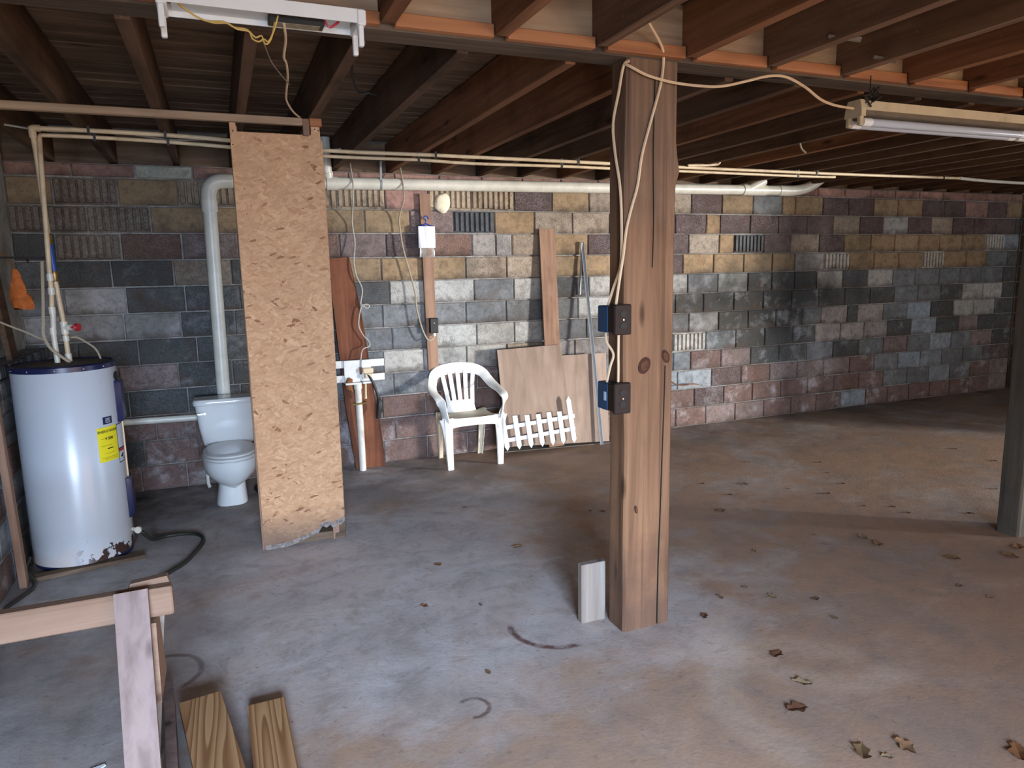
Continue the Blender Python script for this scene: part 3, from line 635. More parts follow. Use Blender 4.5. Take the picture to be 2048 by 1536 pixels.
part(pt, 'top_block', MB().cbox(.500, .535, 4.232, 4.27, 2.462, 2.552, .003), M['plank'])
part(pt, 'top_block', MB().cbox(.537, .603, 4.226, 4.262, 2.513, 2.556, .003), M['ledger'])
for xs, zs in ((.135, 2.47), (.13, 2.40), (.518, 2.53), (.565, 2.50), (.585, 2.495)):
    part(pt, 'screw', MB().poly([(xs+.004*math.cos(a), oy(zs)-.001, zs+.004*math.sin(a)) for a in [2*math.pi*i/8 for i in range(8)]], (0, -.002, 0)), M['darkmetal'])
solo('top_rail', 'long weathered two-by-four rail running under the joists from the strand board to the left wall', 'rail', MB().cbox(XL+.001, .50, 4.225, 4.265, 2.515, 2.5535, .004), M['raft'], (-.4, 4.245, 2.515))

# ================================================================== WATER HEATER
HX, HY, HR = -.895, 4.91, .272
ht = thing('water_heater', 'tall white electric water heater with navy trim standing in the left corner', 'water heater', (HX, HY, 0))
HC = (HX, HY, .022)
part(ht, 'tank', MB().lathe([(HR-.01, 0), (HR, .004), (HR, 1.155), (HR-.004, 1.16)], HC, 64), M['enamel'], True)
part(ht, 'base_ring', MB().lathe([(HR-.03, -.022), (HR-.006, -.022), (HR-.006, .004), (HR-.03, .004)], HC, 48), M['navy'], True)
part(ht, 'top_rim', MB().lathe([(HR-.002, 1.150), (HR+.005, 1.150), (HR+.005, 1.178), (HR-.012, 1.186), (HR-.012, 1.176)], HC, 64), M['navy'], True)
part(ht, 'top_lid', MB().lathe([(HR-.010, 1.160), (HR-.010, 1.180), (.15, 1.190), (.001, 1.192)], HC, 48), M['htop'], True)
for a_ in (-150, -120, -90, -60, -35):
    q = math.radians(a_); part(ht, 'rim_screw', MB().loft([(HX+(HR+.006)*math.cos(q), HY+(HR+.006)*math.sin(q), 1.183, .005, .005), (HX+(HR+.007)*math.cos(q), HY+(HR+.007)*math.sin(q), 1.190, .003, .003)], 8), M['chrome'])
def cover(z0, z1, a0, a1):
    mb = MB(); n = 10; rings = []
    for j in range(n+1):
        a = math.radians(a0+(a1-a0)*j/n); k = .030 if 0 < j < n else .004
        ca, sa = math.cos(a), math.sin(a)
        rings.append([(HX+(HR+q_)*ca, HY+(HR+q_)*sa, z) for q_, z in ((-.002, z0), (k*.6, z0), (k, z0+.018), (k, z1-.018), (k*.6, z1), (-.002, z1))])
    mb.quadstrip(rings); return part(ht, 'access_cover', mb, M['navy'], True)
cover(.83, 1.085, -17, 24); cover(.215, .47, -13, 26)
part(ht, 'cable_channel', MB().patch(HC, HR, -1, 3, .44, .82, .008, 3), M['cable'])
yl = part(ht, 'energy_label', MB().patch(HC, HR, -52.6, -23.0, .594, .802, .0015, 10), M['yellow'], label='yellow energy guide label')
nl = part(ht, 'navy_label', MB().patch(HC, HR, -43.5, -29.5, .818, .862, .0015, 6), M['navy'])
for z_ in (.826, .834, .842, .850): part(ht, 'print_line', MB().patch(HC, HR, -40.0, -33.0, z_, z_+.0028, .0022, 4), M['paper'], parent=nl)
wl_ = part(ht, 'warning_label', MB().patch(HC, HR, -22.2, -4.5, .560, .800, .0012, 6), M['ink'])
part(ht, 'label_field', MB().patch(HC, HR, -21.4, -5.5, .652, .795, .002, 6), M['paper'], parent=wl_)
part(ht, 'label_field', MB().patch(HC, HR, -21.4, -5.5, .628, .646, .002, 6), M['redp'], parent=wl_)
part(ht, 'label_field', MB().patch(HC, HR, -21.4, -5.5, .566, .628, .002, 6), M['paper'], parent=wl_)
for a0_, a1_, z0_, z1_ in ((-18.5, -12, .592, .603), (-16, -11.5, .604, .612), (-11.5, -8.5, .574, .583)):
    part(ht, 'print_mark', MB().patch(HC, HR, a0_, a1_, z0_, z1_, .0024, 3), M['ink'], parent=wl_)
part(ht, 'badge', MB().poly([(HX+(HR+.001)*math.cos(math.radians(-8+8*math.cos(b))), HY+(HR+.001)*math.sin(math.radians(-8+8*math.cos(b))), 1.112+.028*math.sin(b)) for b in [2*math.pi*i/20 for i in range(20)]], (.003, -.001, 0)), M['darkmetal'])
def print_text(txt, size, a_mid, z, root, mat, parent, dr=.0026):
    cu = bpy.data.curves.new('t', 'FONT'); cu.body = txt; cu.size = size; cu.align_x = 'CENTER'; cu.offset = size*.025
    o = bpy.data.objects.new('t', cu); C.objects.link(o); bpy.context.view_layer.update()
    me = bpy.data.meshes.new_from_object(o.evaluated_get(bpy.context.evaluated_depsgraph_get()))
    bpy.data.objects.remove(o); bpy.data.curves.remove(cu)
    for v in me.vertices:
        a = math.radians(a_mid)+v.co.x/HR
        v.co = ((HR+dr)*math.cos(a), (HR+dr)*math.sin(a), .022+z+v.co.y)
    me.materials.clear(); me.materials.append(mat); me.name = 'lettering'
    return obj('lettering', me, (0, 0, 0), parent)
print_text('ENERGYGUIDE', .0205, -37.8, .770, ht, M['ink'], yl)
print_text('$ 508', .024, -37.2, .724, ht, M['ink'], yl)
part(ht, 'print_line', MB().patch(HC, HR, -41, -32, .668, .674, .0022, 5), M['ink'], parent=yl)
for z_, a0_, a1_ in ((.756, -49, -28), (.712, -50, -34), (.664, -44, -31), (.640, -50, -26), (.630, -46, -26)):
    part(ht, 'print_line', MB().patch(HC, HR, a0_, a1_, z_-.022+.0, z_-.0205, .0022, 5), M['ink'], parent=yl)
part(ht, 'drain_valve', MB().tube([(HX+.255, HY-.03, .13), (HX+.31, HY-.05, .13)], .012, 8, 0).tube([(HX+.305, HY-.075, .13), (HX+.308, HY-.055, .13)], .021, 12, 0), M['pvc'], True)
# pipes on top of the heater
cp = thing('hot_water_pipe', 'cream plastic pipe with blue sleeve rising from the water heater and turning along the joists', 'pipe', (-.861, 4.885, 1.21))
part(cp, 'riser', MB().tube([(-.861, 4.885, 1.21), (-.865, 4.885, 1.44), (-.881, 4.884, 1.684)], .014, 10, 0), M['cpvc'], True)
part(cp, 'blue_sleeve', MB().tube([(-.882, 4.884, 1.745), (-.888, 4.883, 1.90)], .016, 10, 0), M['bluepipe'], True)
part(cp, 'brass_union', MB().tube([(-.8815, 4.884, 1.684), (-.882, 4.884, 1.703), (-.882, 4.884, 1.722), (-.882, 4.884, 1.745)], [.020, .015, .021, .016], 10, 0), M['brass'], True)
part(cp, 'brass_union', MB().tube([(-.888, 4.883, 1.90), (-.888, 4.883, 1.92), (-.889, 4.883, 1.94), (-.890, 4.883, 1.96)], [.021, .015, .020, .015], 10, 0), M['brass'], True)
part(cp, 'riser', MB().tube([(-.890, 4.883, 1.955), (-.897, 4.87, 2.40), (-.897, 4.835, 2.505)], .0145, 10, 0), M['cpvc'], True)
part(cp, 'elbow', MB().tube([(-.897, 4.842, 2.485), (-.897, 4.83, 2.527), (-.892, 4.828, 2.534), (-.855, 4.828, 2.534)], .0195, 10, 2), M['cpvc'], True)
part(cp, 'run', MB().tube([(-.870, 4.828, 2.534), (-.65, 4.835, 2.536), (-.232, 4.86, 2.536), (.13, 4.93, 2.534), (.74, 5.14, 2.533), (1.46, 5.15, 2.535), (2.02, 5.15, 2.533), (2.68, 5.16, 2.533), (3.0, 5.17, 2.533), (3.70, 5.19, 2.532), (5.18, 5.20, 2.534), (5.8, 5.19, 2.534), (6.85, 5.16, 2.537), (7.1, 5.15, 2.537)], .0135, 10, 3), M['cpvc'], True)
part(cp, 'run_end', MB().tube([(7.06, 5.15, 2.537), (7.55, 5.20, 2.530), (8.2, 5.21, 2.525), (9.0, 5.2, 2.53)], .0165, 10, 3), M['pvc'], True)
for xx, yy in ((-.62, 4.837), (-.225, 4.86), (1.53, 5.15), (2.70, 5.16), (5.2, 5.20), (6.83, 5.162)):
    part(cp, 'hanger_clip', MB().tube([(xx, yy-.001, 2.518), (xx+.006, yy, 2.515), (xx+.012, yy, 2.518)], .004, 6, 0).beam((xx, yy-.018, 2.515), (xx, yy-.018, 2.558), (1, 0, 0), .014, .003).beam((xx, yy+.018, 2.515), (xx, yy+.018, 2.558), (1, 0, 0), .014, .003).beam((xx, yy-.018, 2.516), (xx, yy+.018, 2.516), (1, 0, 0), .014, .003), M['darkmetal'])
vt = part(cp, 'valve_body', MB().tube([(-.8635, 4.885, 1.375), (-.865, 4.885, 1.45)], .021, 10, 0).tube([(-.862, 4.875, 1.415), (-.825, 4.86, 1.415)], .013, 10, 0).tube([(-.845, 4.868, 1.415), (-.825, 4.86, 1.415)], .018, 10, 0), M['pvc'], True)
part(cp, 'valve_handle', MB().tube([(-.826, 4.86, 1.415), (-.800, 4.850, 1.415)], .006, 8, 0).tube([(-.806, 4.852, 1.415), (-.799, 4.849, 1.415), (-.790, 4.846, 1.415), (-.783, 4.843, 1.415)], [.010, .024, .017, .024], 12, 0), M['redp'], True, parent=vt)
part(cp, 'coupling', MB().tube([(-.861, 4.885, 1.21), (-.8615, 4.885, 1.26)], .019, 10, 0), M['pvc'], True)
part(cp, 'coupling', MB().tube([(-.8625, 4.885, 1.335), (-.863, 4.885, 1.365)], .0185, 10, 0), M['pvc'], True)
c2_ = thing('cold_water_pipe', 'second thinner cream pipe beside the hot water pipe, with white couplings', 'pipe', (-.912, 4.845, 1.21))
part(c2_, 'riser', MB().tube([(-.912, 4.845, 1.21), (-.916, 4.845, 1.38), (-.906, 4.845, 1.50)], .0155, 10, 0), M['pvc'], True)
part(c2_, 'riser', MB().tube([(-.916, 4.845, 1.38), (-.908, 4.845, 1.53), (-.901, 4.845, 1.62), (-.898, 4.847, 1.76), (-.893, 4.848, 1.90), (-.875, 4.855, 2.40), (-.873, 4.87, 2.49)], .0135, 10, 0), M['cpvc'], True)
for z_, x_ in ((1.40, -.9165), (1.52, -.908), (1.63, -.9), (1.71, -.898)):
    part(c2_, 'coupling', MB().tube([(x_, 4.845, z_-.02), (x_, 4.845, z_+.02)], .0185, 10, 0), M['pvc'], True)
part(c2_, 'run', MB().tube([(-.873, 4.868, 2.485), (-.868, 4.875, 2.503), (-.84, 4.88, 2.506), (-.63, 4.885, 2.508), (-.237, 4.91, 2.505), (.13, 4.97, 2.500), (.74, 5.17, 2.500), (1.42, 5.18, 2.502), (1.82, 5.18, 2.492), (2.58, 5.19, 2.500), (3.0, 5.20, 2.500), (3.7, 5.21, 2.503), (5.0, 5.22, 2.503), (5.45, 5.215, 2.507)], .0115, 10, 3), M['cpvc'], True)
for xx, yy in ((-.60, 4.887), (-.215, 4.912), (1.41, 5.18), (2.57, 5.19), (5.0, 5.22)):
    part(c2_, 'hanger_clip', MB().beam((xx, yy-.014, 2.488), (xx, yy-.014, 2.558), (1, 0, 0), .014, .003).beam((xx, yy+.014, 2.488), (xx, yy+.014, 2.558), (1, 0, 0), .014, .003).beam((xx, yy-.014, 2.487), (xx, yy+.014, 2.487), (1, 0, 0), .014, .003), M['darkmetal'])
solo('pipe_bracket', 'dark iron strap bracket holding the blue-sleeved heater pipe to the wall', 'bracket', MB().beam((-1.355, 5.0, 1.832), (-.885, 4.905, 1.822), (0, 0, 1), .012, .006).tube([(-1.02, 4.94, 1.822), (-1.015, 4.93, 1.80), (-1.0, 4.93, 1.79)], .006, 6), M['darkmetal'], (-1.1, 4.95, 1.82))
cable('electric_wire', 'grey flexible conduit curving down beside the heater pipes', [(-.926, 4.83, 1.80), (-.932, 4.82, 1.70), (-.942, 4.82, 1.582), (-.955, 4.82, 1.45), (-.961, 4.82, 1.382), (-.939, 4.815, 1.311), (-.898, 4.81, 1.264), (-.848, 4.83, 1.212)], .009, M['wire'], 'wire')
cable('electric_wire', 'thin tan wire arching from the left ledge over the heater top', [(-1.27, 4.95, 1.50), (-1.159, 4.95, 1.438), (-1.068, 4.95, 1.39), (-.991, 4.95, 1.345), (-.908, 4.95, 1.335), (-.828, 4.95, 1.351), (-.775, 4.95, 1.32), (-.725, 4.95, 1.272), (-.704, 4.95, 1.212)], .006, M['wire'], 'wire')
solo('floor_plank', 'dirty brown plank lying on the floor in front of the water heater', 'plank', MB().beam((-1.12, 4.585, .012), (-.55, 4.70, .012), (.2, -1, 0), .07, .024), M['dirtwood'], (-.85, 4.6, 0))
cable('garden_hose', 'dark rubber hose looping on the floor from the heater drain valve', [(HX+.308, HY-.055, .13), (-.56, 4.85, .10), (-.52, 4.90, .035), (-.457, 4.985, .014), (-.36, 4.985, .014), (-.275, 4.955, .014), (-.225, 4.86, .014), (-.225, 4.74, .014), (-.27, 4.58, .014), (-.316, 4.452, .014), (-.414, 4.306, .014), (-.50, 4.15, .014), (-.56, 4.0, .014)], .0125, M['hose'], 'hose', n=10, loc=(-.3, 4.7, 0))
cable('overflow_hose', 'thin black hose snaking round the heater foot by the left wall', [(-1.165, 4.80, .02), (-1.15, 4.70, .08), (-1.125, 4.62, .12), (-1.14, 4.57, .07), (-1.10, 4.52, .03), (-1.08, 4.44, .012), (-1.11, 4.33, .012), (-1.16, 4.2, .012)], .010, M['hose'], 'hose', n=8, loc=(-1.1, 4.5, 0))
solo('wall_stud', 'thin wooden stud leaning against the left wall beside the water heater', 'stud', MB().beam((-1.135, 4.50, 0.002), (-1.172, 4.552, 1.02), (0, -1, 0), .052, .036), M['saw'] if False else M['plank'], (-1.15, 4.5, 0))
solo('ledge_board', 'dark board leaning in the upper left corner above the brick ledge', 'board', MB().beam((-1.265, 5.42, 1.202), (-1.33, 5.32, 2.25), (0, 1, 0), .16, .03), M['joist'], (-1.28, 5.4, 1.2))
mb = MB(); rings = []
for i in range(9):
    f_ = i/8; z_ = 1.765-.25*f_; r_ = .014+.045*min(1, f_*1.3)+.004*math.sin(i*2.2)
    rings.append([(-1.19+.02*f_+r_*math.cos(a)*(1+.15*math.sin(3*a+i)), 5.40+r_*.5*math.sin(a), z_+.008*math.sin(2*a)*f_) for a in [2*math.pi*j/12 for j in range(12)]])
mb.quadstrip(rings)
solo('mesh_bag', 'orange mesh bag hanging on the left wall above the heater', 'bag', mb, M['rag'], (-1.18, 5.4, 1.52), True)
solo('nail_hook', 'rusty hook and cord that the orange bag hangs from', 'hook', MB().tube([(-1.30, 5.40, 1.90), (-1.24, 5.40, 1.86), (-1.20, 5.40, 1.80), (-1.19, 5.40, 1.765)], .006, 6), M['rust'], (-1.24, 5.4, 1.8))
for q, (a, b) in enumerate((((-1.05, 4.95, 2.566), (-.60, 5.0, 2.570)), ((-.40, 5.06, 2.562), (.02, 5.1, 2.566)), ((.70, 5.20, 2.566), (.86, 5.18, 2.552)))):
    lab = ('loose white cable stub lying above the pipes at the far left', 'loose white cable stub above the pipes beside the strand board', 'white cable stub poking out right of the strand board top')[q]
    cable('loose_cable', lab, [a, ((a[0]+b[0])/2, (a[1]+b[1])/2-.02, JB-.012), b], .006, M['whitewire'])

# ================================================================== DRAIN PIPES
dr = thing('drain_pipe', 'thick white drain pipe along the back wall top, turning down behind the toilet', 'pipe', (-.02, 6.10, 0))
DY = 6.115; R1 = .050
part(dr, 'stack', MB().tube([(-.028, DY, .02), (-.030, DY, .8), (-.018, DY, 2.24)], .052, 20, 0), M['pvc'], True)
part(dr, 'stack_hub', MB().tube([(-.018, DY, 2.19), (-.018, DY, 2.275)], .060, 20, 0), M['pvc'], True)
part(dr, 'elbow', MB().tube([(-.018, DY, 2.26), (-.016, DY, 2.33), (.006, DY, 2.39), (.060, DY, 2.422), (.16, DY, 2.428)], .057, 20, 4), M['pvc'], True)
part(dr, 'run', MB().tube([(.12, DY, 2.428), (.90, DY, 2.432), (2.4, DY, 2.447), (3.55, DY, 2.458), (5.16, DY, 2.48)], R1, 20, 0), M['pvc'], True)
part(dr, 'hub', MB().tube([(.88, DY, 2.432), (.97, DY, 2.433)], .057, 20, 0), M['pvc'], True)
part(dr, 'riser_stub', MB().tube([(.90, DY, 2.46), (.885, DY-.01, 2.53), (.88, DY-.02, 2.79)], .045, 16, 0).tube([(.892, DY-.005, 2.495), (.888, DY-.01, 2.515)], .050, 16, 0), M['pvc'], True)
part(dr, 'wye_fitting', MB().tube([(5.12, DY, 2.48), (5.42, DY, 2.482)], .057, 20, 0).tube([(5.20, DY-.01, 2.49), (5.38, DY-.03, 2.575)], .047, 16, 0), M['pvc'], True)
part(dr, 'run', MB().tube([(5.40, DY, 2.482), (5.62, DY, 2.484)], R1, 20, 0), M['pvc'], True)
part(dr, 'long_elbow', MB().tube([(5.60, DY, 2.484), (5.80, DY, 2.487), (5.97, DY-.03, 2.52), (6.10, DY-.07, 2.60), (6.16, DY-.09, 2.66)], .055, 20, 4), M['pvc'], True)
part(dr, 'strap', MB().tube([(1.315, DY, 2.4362), (1.335, DY, 2.4364)], .0515, 20, 0).beam((1.325, DY-.04, 2.46), (1.33, DY-.045, 2.62), (1, 0, 0), .018, .003), M['alu'])
solo('waste_pipe', 'thin cream pipe running along the wall from behind the heater to the toilet tank', 'pipe', MB().tube([(-.80, 6.15, .585), (-.24, 6.15, .575), (-.15, 6.15, .574)], .026, 14, 0), M['pvc'], (-.5, 6.15, .55), True)

# ================================================================== TOILET
TX = -.018
to = thing('toilet', 'old white porcelain toilet half hidden behind the strand board', 'toilet', (TX, 5.6, 0))
tk = part(to, 'tank', MB().loft([(TX, 5.885, .395, .17, .075, 4), (TX, 5.885, .41, .185, .085, 5), (TX, 5.88, .55, .208, .095, 6), (TX, 5.88, .725, .225, .10, 6)], 32), M['porc'], True)
part(to, 'tank_lid', MB().loft([(TX, 5.88, .722, .232, .108, 6), (TX, 5.88, .728, .238, .113, 6), (TX, 5.88, .755, .238, .113, 6), (TX, 5.88, .768, .228, .103, 6), (TX, 5.88, .770, .20, .08, 5)], 32), M['porc'], True)
part(to, 'flush_handle', MB().tube([(-.185, 5.79, .665), (-.185, 5.765, .665), (-.182, 5.762, .665)], .010, 8, 0).beam((-.165, 5.763, .667), (-.225, 5.758, .665), (0, 0, 1), .018, .008, .010, .006), M['chrome'], parent=tk)
part(to, 'pedestal', MB().loft([(TX-.012, 5.66, 0, .112, .155, 3), (TX-.012, 5.66, .015, .112, .155, 3), (TX-.005, 5.66, .12, .098, .135, 3), (TX, 5.65, .235, .088, .12, 2.6), (TX, 5.64, .30, .10, .15, 2.4)], 28), M['porc'], True)
part(to, 'bowl', MB().loft([(TX+.01, 5.50, .145, .02, .03, 2), (TX+.005, 5.50, .165, .05, .08, 2), (TX, 5.505, .215, .12, .16, 2.1), (TX, 5.52, .275, .172, .215, 2.2), (TX, 5.53, .33, .188, .25, 2.3), (TX, 5.535, .378, .190, .258, 2.3), (TX, 5.535, .386, .182, .25, 2.3)], 36), M['porc'], True)
part(to, 'tank_shelf', MB().loft([(TX, 5.84, .30, .10, .10, 4), (TX, 5.84, .34, .15, .13, 4), (TX, 5.84, .394, .16, .13, 4)], 24), M['porc'], True)
part(to, 'seat', MB().loft([(TX, 5.535, .390, .185, .262, 2.2), (TX, 5.535, .394, .192, .268, 2.2), (TX, 5.535, .408, .192, .268, 2.2), (TX, 5.535, .412, .186, .262, 2.2)], 36), M['seatw'], True)
part(to, 'seat_lid', MB().loft([(TX, 5.538, .417, .176, .255, 2.2), (TX, 5.538, .420, .184, .262, 2.2), (TX, 5.538, .430, .184, .262, 2.2), (TX, 5.54, .438, .172, .25, 2.2), (TX, 5.54, .441, .13, .2, 2.1)], 36), M['seatw'], True)
part(to, 'supply_stub', MB().tube([(-.20, 6.02, .16), (-.20, 5.95, .16), (-.195, 5.93, .20), (-.19, 5.92, .36)], .011, 8, 2).tube([(-.20, 6.0, .16), (-.20, 6.0, .06), (-.19, 5.98, .03)], .013, 8, 0), M['rusty'], True)
cable('drain_hose', 'black hose lying on the floor behind the toilet by the strand board', [(.16, 5.80, .03), (.19, 5.70, .03), (.24, 5.60, .03), (.36, 5.56, .03), (.48, 5.58, .03)], .03, M['black'], 'hose', n=10, loc=(.2, 5.65, 0))

# ================================================================== BACK WALL FITTINGS
solo('red_plank', 'wide reddish brown plank leaning on the back wall behind the sink bracket', 'plank', MB().poly([(.86, 6.155, 1.825), (1.04, 6.155, 1.835), (1.075, 6.14, 1.62), (1.10, 6.13, 1.45), (1.13, 6.12, 1.25), (1.15, 6.11, 1.0), (1.19, 6.10, .62), (1.235, 6.085, .25), (1.25, 6.075, .004), (.99, 6.075, .004), (.93, 6.10, .6)], (0, .03, .002)), M['red'], (1.05, 6.1, 0))
sk = thing('sink_bracket', 'white painted wall bracket left from a removed sink', 'bracket', (1.07, 6.06, .76))
for z0, z1 in ((.905, .968), (.782, .842)): part(sk, 'crossbar', MB().cbox(.78, 1.272, 6.046, 6.07, z0, z1, .003), M['whitepaint'])
part(sk, 'back_plate', MB().cbox(.925, 1.055, 6.030, 6.048, .782, .968, .003), M['whitepaint'])
part(sk, 'side_plate', MB().cbox(1.075, 1.155, 6.030, 6.048, .80, .968, .003), M['whitepaint'])
part(sk, 'shelf', MB().cbox(.925, 1.06, 5.985, 6.048, .766, .782, .003).cbox(1.07, 1.165, 5.985, 6.048, .768, .784, .003), M['whitepaint'])
part(sk, 'rust_lump', MB().loft([(.985, 6.02, .70, .01, .01), (.96, 6.02, .73, .03, .02), (.955, 6.02, .77, .035, .025), (.965, 6.015, .81, .025, .015), (.96, 6.02, .825, .008, .006)], 10), M['rust'])
part(sk, 'clamp', MB().cbox(1.075, 1.165, 5.985, 6.032, .855, .90, .006).cbox(1.09, 1.15, 5.98, 6.03, .815, .853, .006), M['lampy'])
sp_ = thing('sink_waste_pipe', 'white standing waste pipe with a brass crosspiece below the sink bracket', 'pipe', (1.037, 6.03, 0))
part(sp_, 'pipe', MB().tube([(1.040, 6.035, .002), (1.036, 6.02, .40), (1.030, 6.018, .77)], .029, 18, 0), M['rusty'], True)
part(sp_, 'collar', MB().tube([(1.031, 6.018, .725), (1.030, 6.018, .768)], .034, 18, 0), M['pvc'], True)
part(sp_, 'crosspiece', MB().tube([(.965, 5.985, .595), (1.10, 5.985, .603)], .0075, 8, 0), M['brass'], True)
part(sp_, 'faucet_stub', MB().tube([(1.097, 6.01, .772), (1.092, 6.01, .64)], .0085, 8, 0).tube([(1.093, 6.01, .66), (1.092, 6.01, .635)], .011, 8, 0), M['lampy'], True)
pc_ = thing('plugged_cord', 'black extension cord end hanging beside the sink waste pipe', 'cord', (1.2, 6.0, .45))
part(pc_, 'cord', MB().tube([(1.110, 5.99, .845), (1.135, 5.985, .815), (1.165, 5.985, .745), (1.190, 5.985, .66), (1.200, 5.99, .61)], .011, 8, 4), M['black'], True)
part(pc_, 'socket_end', MB().tube([(1.198, 5.99, .63), (1.205, 5.99, .60), (1.200, 5.99, .54), (1.185, 5.99, .455)], [.014, .028, .026, .018], 10, 0).tube([(1.222, 5.995, .61), (1.225, 5.995, .54), (1.215, 5.995, .51)], [.014, .015, .011], 8, 0), M['black'], True)
cable('wall_cable', 'white bell wire kinked and looped down the wall to the sink bracket', [(1.09, 6.15, 2.60), (1.086, 6.045, 2.42), (1.081, 6.05, 2.297), (1.081, 6.15, 2.144), (1.087, 6.16, 2.058), (1.092, 6.14, 1.938), (1.071, 6.12, 1.799), (1.086, 6.11, 1.676), (1.129, 6.11, 1.561), (1.109, 6.11, 1.438), (1.158, 6.10, 1.436), (1.179, 6.10, 1.417), (1.156, 6.10, 1.402), (1.112, 6.10, 1.415), (1.078, 6.09, 1.269), (1.109, 6.09, 1.178), (1.157, 6.08, 1.117), (1.155, 6.07, 1.078), (1.096, 6.06, 1.053), (1.075, 6.05, .977), (1.071, 6.02, .91), (1.095, 6.00, .885)], .0055, M['whitewire'])
solo('wall_batten', 'narrow brown wooden batten fixed upright on the back wall left of the chair', 'board', MB().beam((1.747, 6.182, .815), (1.722, 6.175, 2.37), (1, 0, 0), .096, .032), M['plank'], (1.735, 6.18, .815))
ob = thing('switch_box', 'small black outlet box screwed to the wall batten', 'outlet box', (1.755, 6.14, 1.15))
part(ob, 'box', MB().cbox(1.715, 1.790, 6.112, 6.160, 1.155, 1.290, .005), M['black'])
part(ob, 'plug', MB().tube([(1.755, 6.135, 1.157), (1.755, 6.135, 1.130)], .015, 10, 0), M['pvc'], True)
part(ob, 'face_screw', MB().poly([(1.752+.006*math.cos(a), 6.112, 1.245+.006*math.sin(a)) for a in [2*math.pi*i/8 for i in range(8)]], (0, -.002, 0)), M['alu'])
cable('wall_cable', 'grey cable sagging down the wall to the black box on the batten', [(1.51, 6.15, 2.60), (1.506, 6.05, 2.42), (1.506, 6.05, 2.303), (1.485, 6.14, 2.172), (1.49, 6.15, 2.041), (1.51, 6.14, 1.882), (1.566, 6.14, 1.658), (1.596, 6.13, 1.503), (1.601, 6.13, 1.393), (1.636, 6.12, 1.22), (1.676, 6.12, 1.119), (1.705, 6.12, 1.094), (1.737, 6.125, 1.106), (1.755, 6.13, 1.125)], .0065, M['wire'])
pg = thing('hanging_pouch', 'white pouch with clear lower pocket hanging from a blue hook on the batten', 'pouch', (1.717, 6.12, 1.82))
mb = MB(); rings = []
for i in range(7):
    z_ = 1.905+.185*i/6; wd = .074; rings.append([(1.715+wd*u_, 6.118-.012*math.cos(u_*1.4)-.005*math.sin(u_*7+i*.3), z_) for u_ in [-1+2*j/10 for j in range(11)]]+[(1.715+wd*u_, 6.138, z_) for u_ in [1-2*j/10 for j in range(11)]])
mb.quadstrip(rings); part(pg, 'pouch', mb, M['pouch'], True)
part(pg, 'clear_pocket', MB().loft([(1.717, 6.128, 1.825, .070, .006, 4), (1.717, 6.125, 1.87, .068, .014, 3), (1.716, 6.126, 1.908, .066, .011, 3)], 20), M['clear'], True)
part(pg, 'contents', MB().loft([(1.735, 6.130, 1.840, .018, .004), (1.738, 6.130, 1.865, .024, .005), (1.735, 6.130, 1.89, .016, .004)], 10), M['rust'], True)
part(pg, 'hook', MB().tube([(1.66, 6.122, 2.092), (1.69, 6.12, 2.103), (1.712, 6.12, 2.118), (1.712, 6.12, 2.14), (1.698, 6.12, 2.155), (1.70, 6.12, 2.172), (1.717, 6.12, 2.178), (1.732, 6.12, 2.168), (1.735, 6.12, 2.15)], .006, 8, 4).tube([(1.712, 6.12, 2.115), (1.735, 6.12, 2.102), (1.765, 6.122, 2.092)], .006, 8, 3).beam((1.645, 6.124, 2.088), (1.785, 6.124, 2.088), (0, 0, 1), .010, .008), M['bluep'], True)
bm_ = bmesh.new(); bmesh.ops.create_icosphere(bm_, subdivisions=4, radius=1)
rn_ = random.Random(3); off = [Vector((rn_.uniform(-1, 1), rn_.uniform(-1, 1), rn_.uniform(-1, 1))).normalized() for _ in range(40)]
for v in bm_.verts:
    d = v.co.normalized(); k = 1+sum(.07*max(0, d.dot(o)-.80)/.20 for o in off)
    v.co = Vector((d.x*.066*k, d.y*.030*k, d.z*.070*k))
me = bpy.data.meshes.new('foam_blob'); bm_.to_mesh(me); bm_.free(); me.materials.append(M['foam'])
for q in me.polygons: q.use_smooth = True
tag(obj('foam_blob', me, (1.885, 6.185, 2.295)), 'cream blob of expanding foam plugging a hole high on the back wall', 'foam')

# boards, rod and picket fence leaning on the wall
solo('tall_plank', 'tall narrow brown plank leaning upright on the back wall behind the plywood', 'plank', MB().beam((2.905, 6.020, .009), (2.895, 6.172, 2.075), (1, 0, 0), .160, .022), M['plank'], (2.9, 6.03, 0))
def ly(z): return 5.955+.10*z/.98
pol = [(2.365, .075), (3.455, .012), (3.462, .88), (2.985, .885), (2.975, .99), (2.325, .975)]
solo('plywood_panel', 'square grey-brown plywood panel with a stepped top leaning on the wall beside the chair', 'panel', MB().poly([(a, ly(b), b) for a, b in pol], (0, .012, -.0014)), M['ply'], (2.9, 6.0, 0))
solo('floor_sheet', 'thin flat sheet lying on the floor under the picket fence', 'sheet', MB().poly([(2.375, 6.045, .0), (3.60, 5.90, .0), (3.64, 6.15, .0), (2.40, 6.17, .0)], (0, 0, .008)), M['plyx'], (3.0, 6.05, 0))
solo('metal_rod', 'long grey metal angle bar leaning on the wall in front of the plywood', 'rod', MB().beam((3.335, 5.895, .002), (3.268, 6.165, 1.955), (1, -.3, 0), .030, .004).beam((3.348, 5.893, .002), (3.281, 6.163, 1.955), (.3, 1, 0), .026, .004).beam((3.262, 6.160, 1.95), (3.25, 6.175, 1.45), (1, 0, 0), .014, .01), M['alu'], (3.33, 5.9, 0))
fc = thing('picket_fence', 'small white plastic picket fence section leaning on the plywood', 'fence', (2.7, 5.95, .03))
def fy(z): return 5.90+.05*z/.5
xs_ = [2.335, 2.455, 2.575, 2.69, 2.80, 2.91, 3.025]
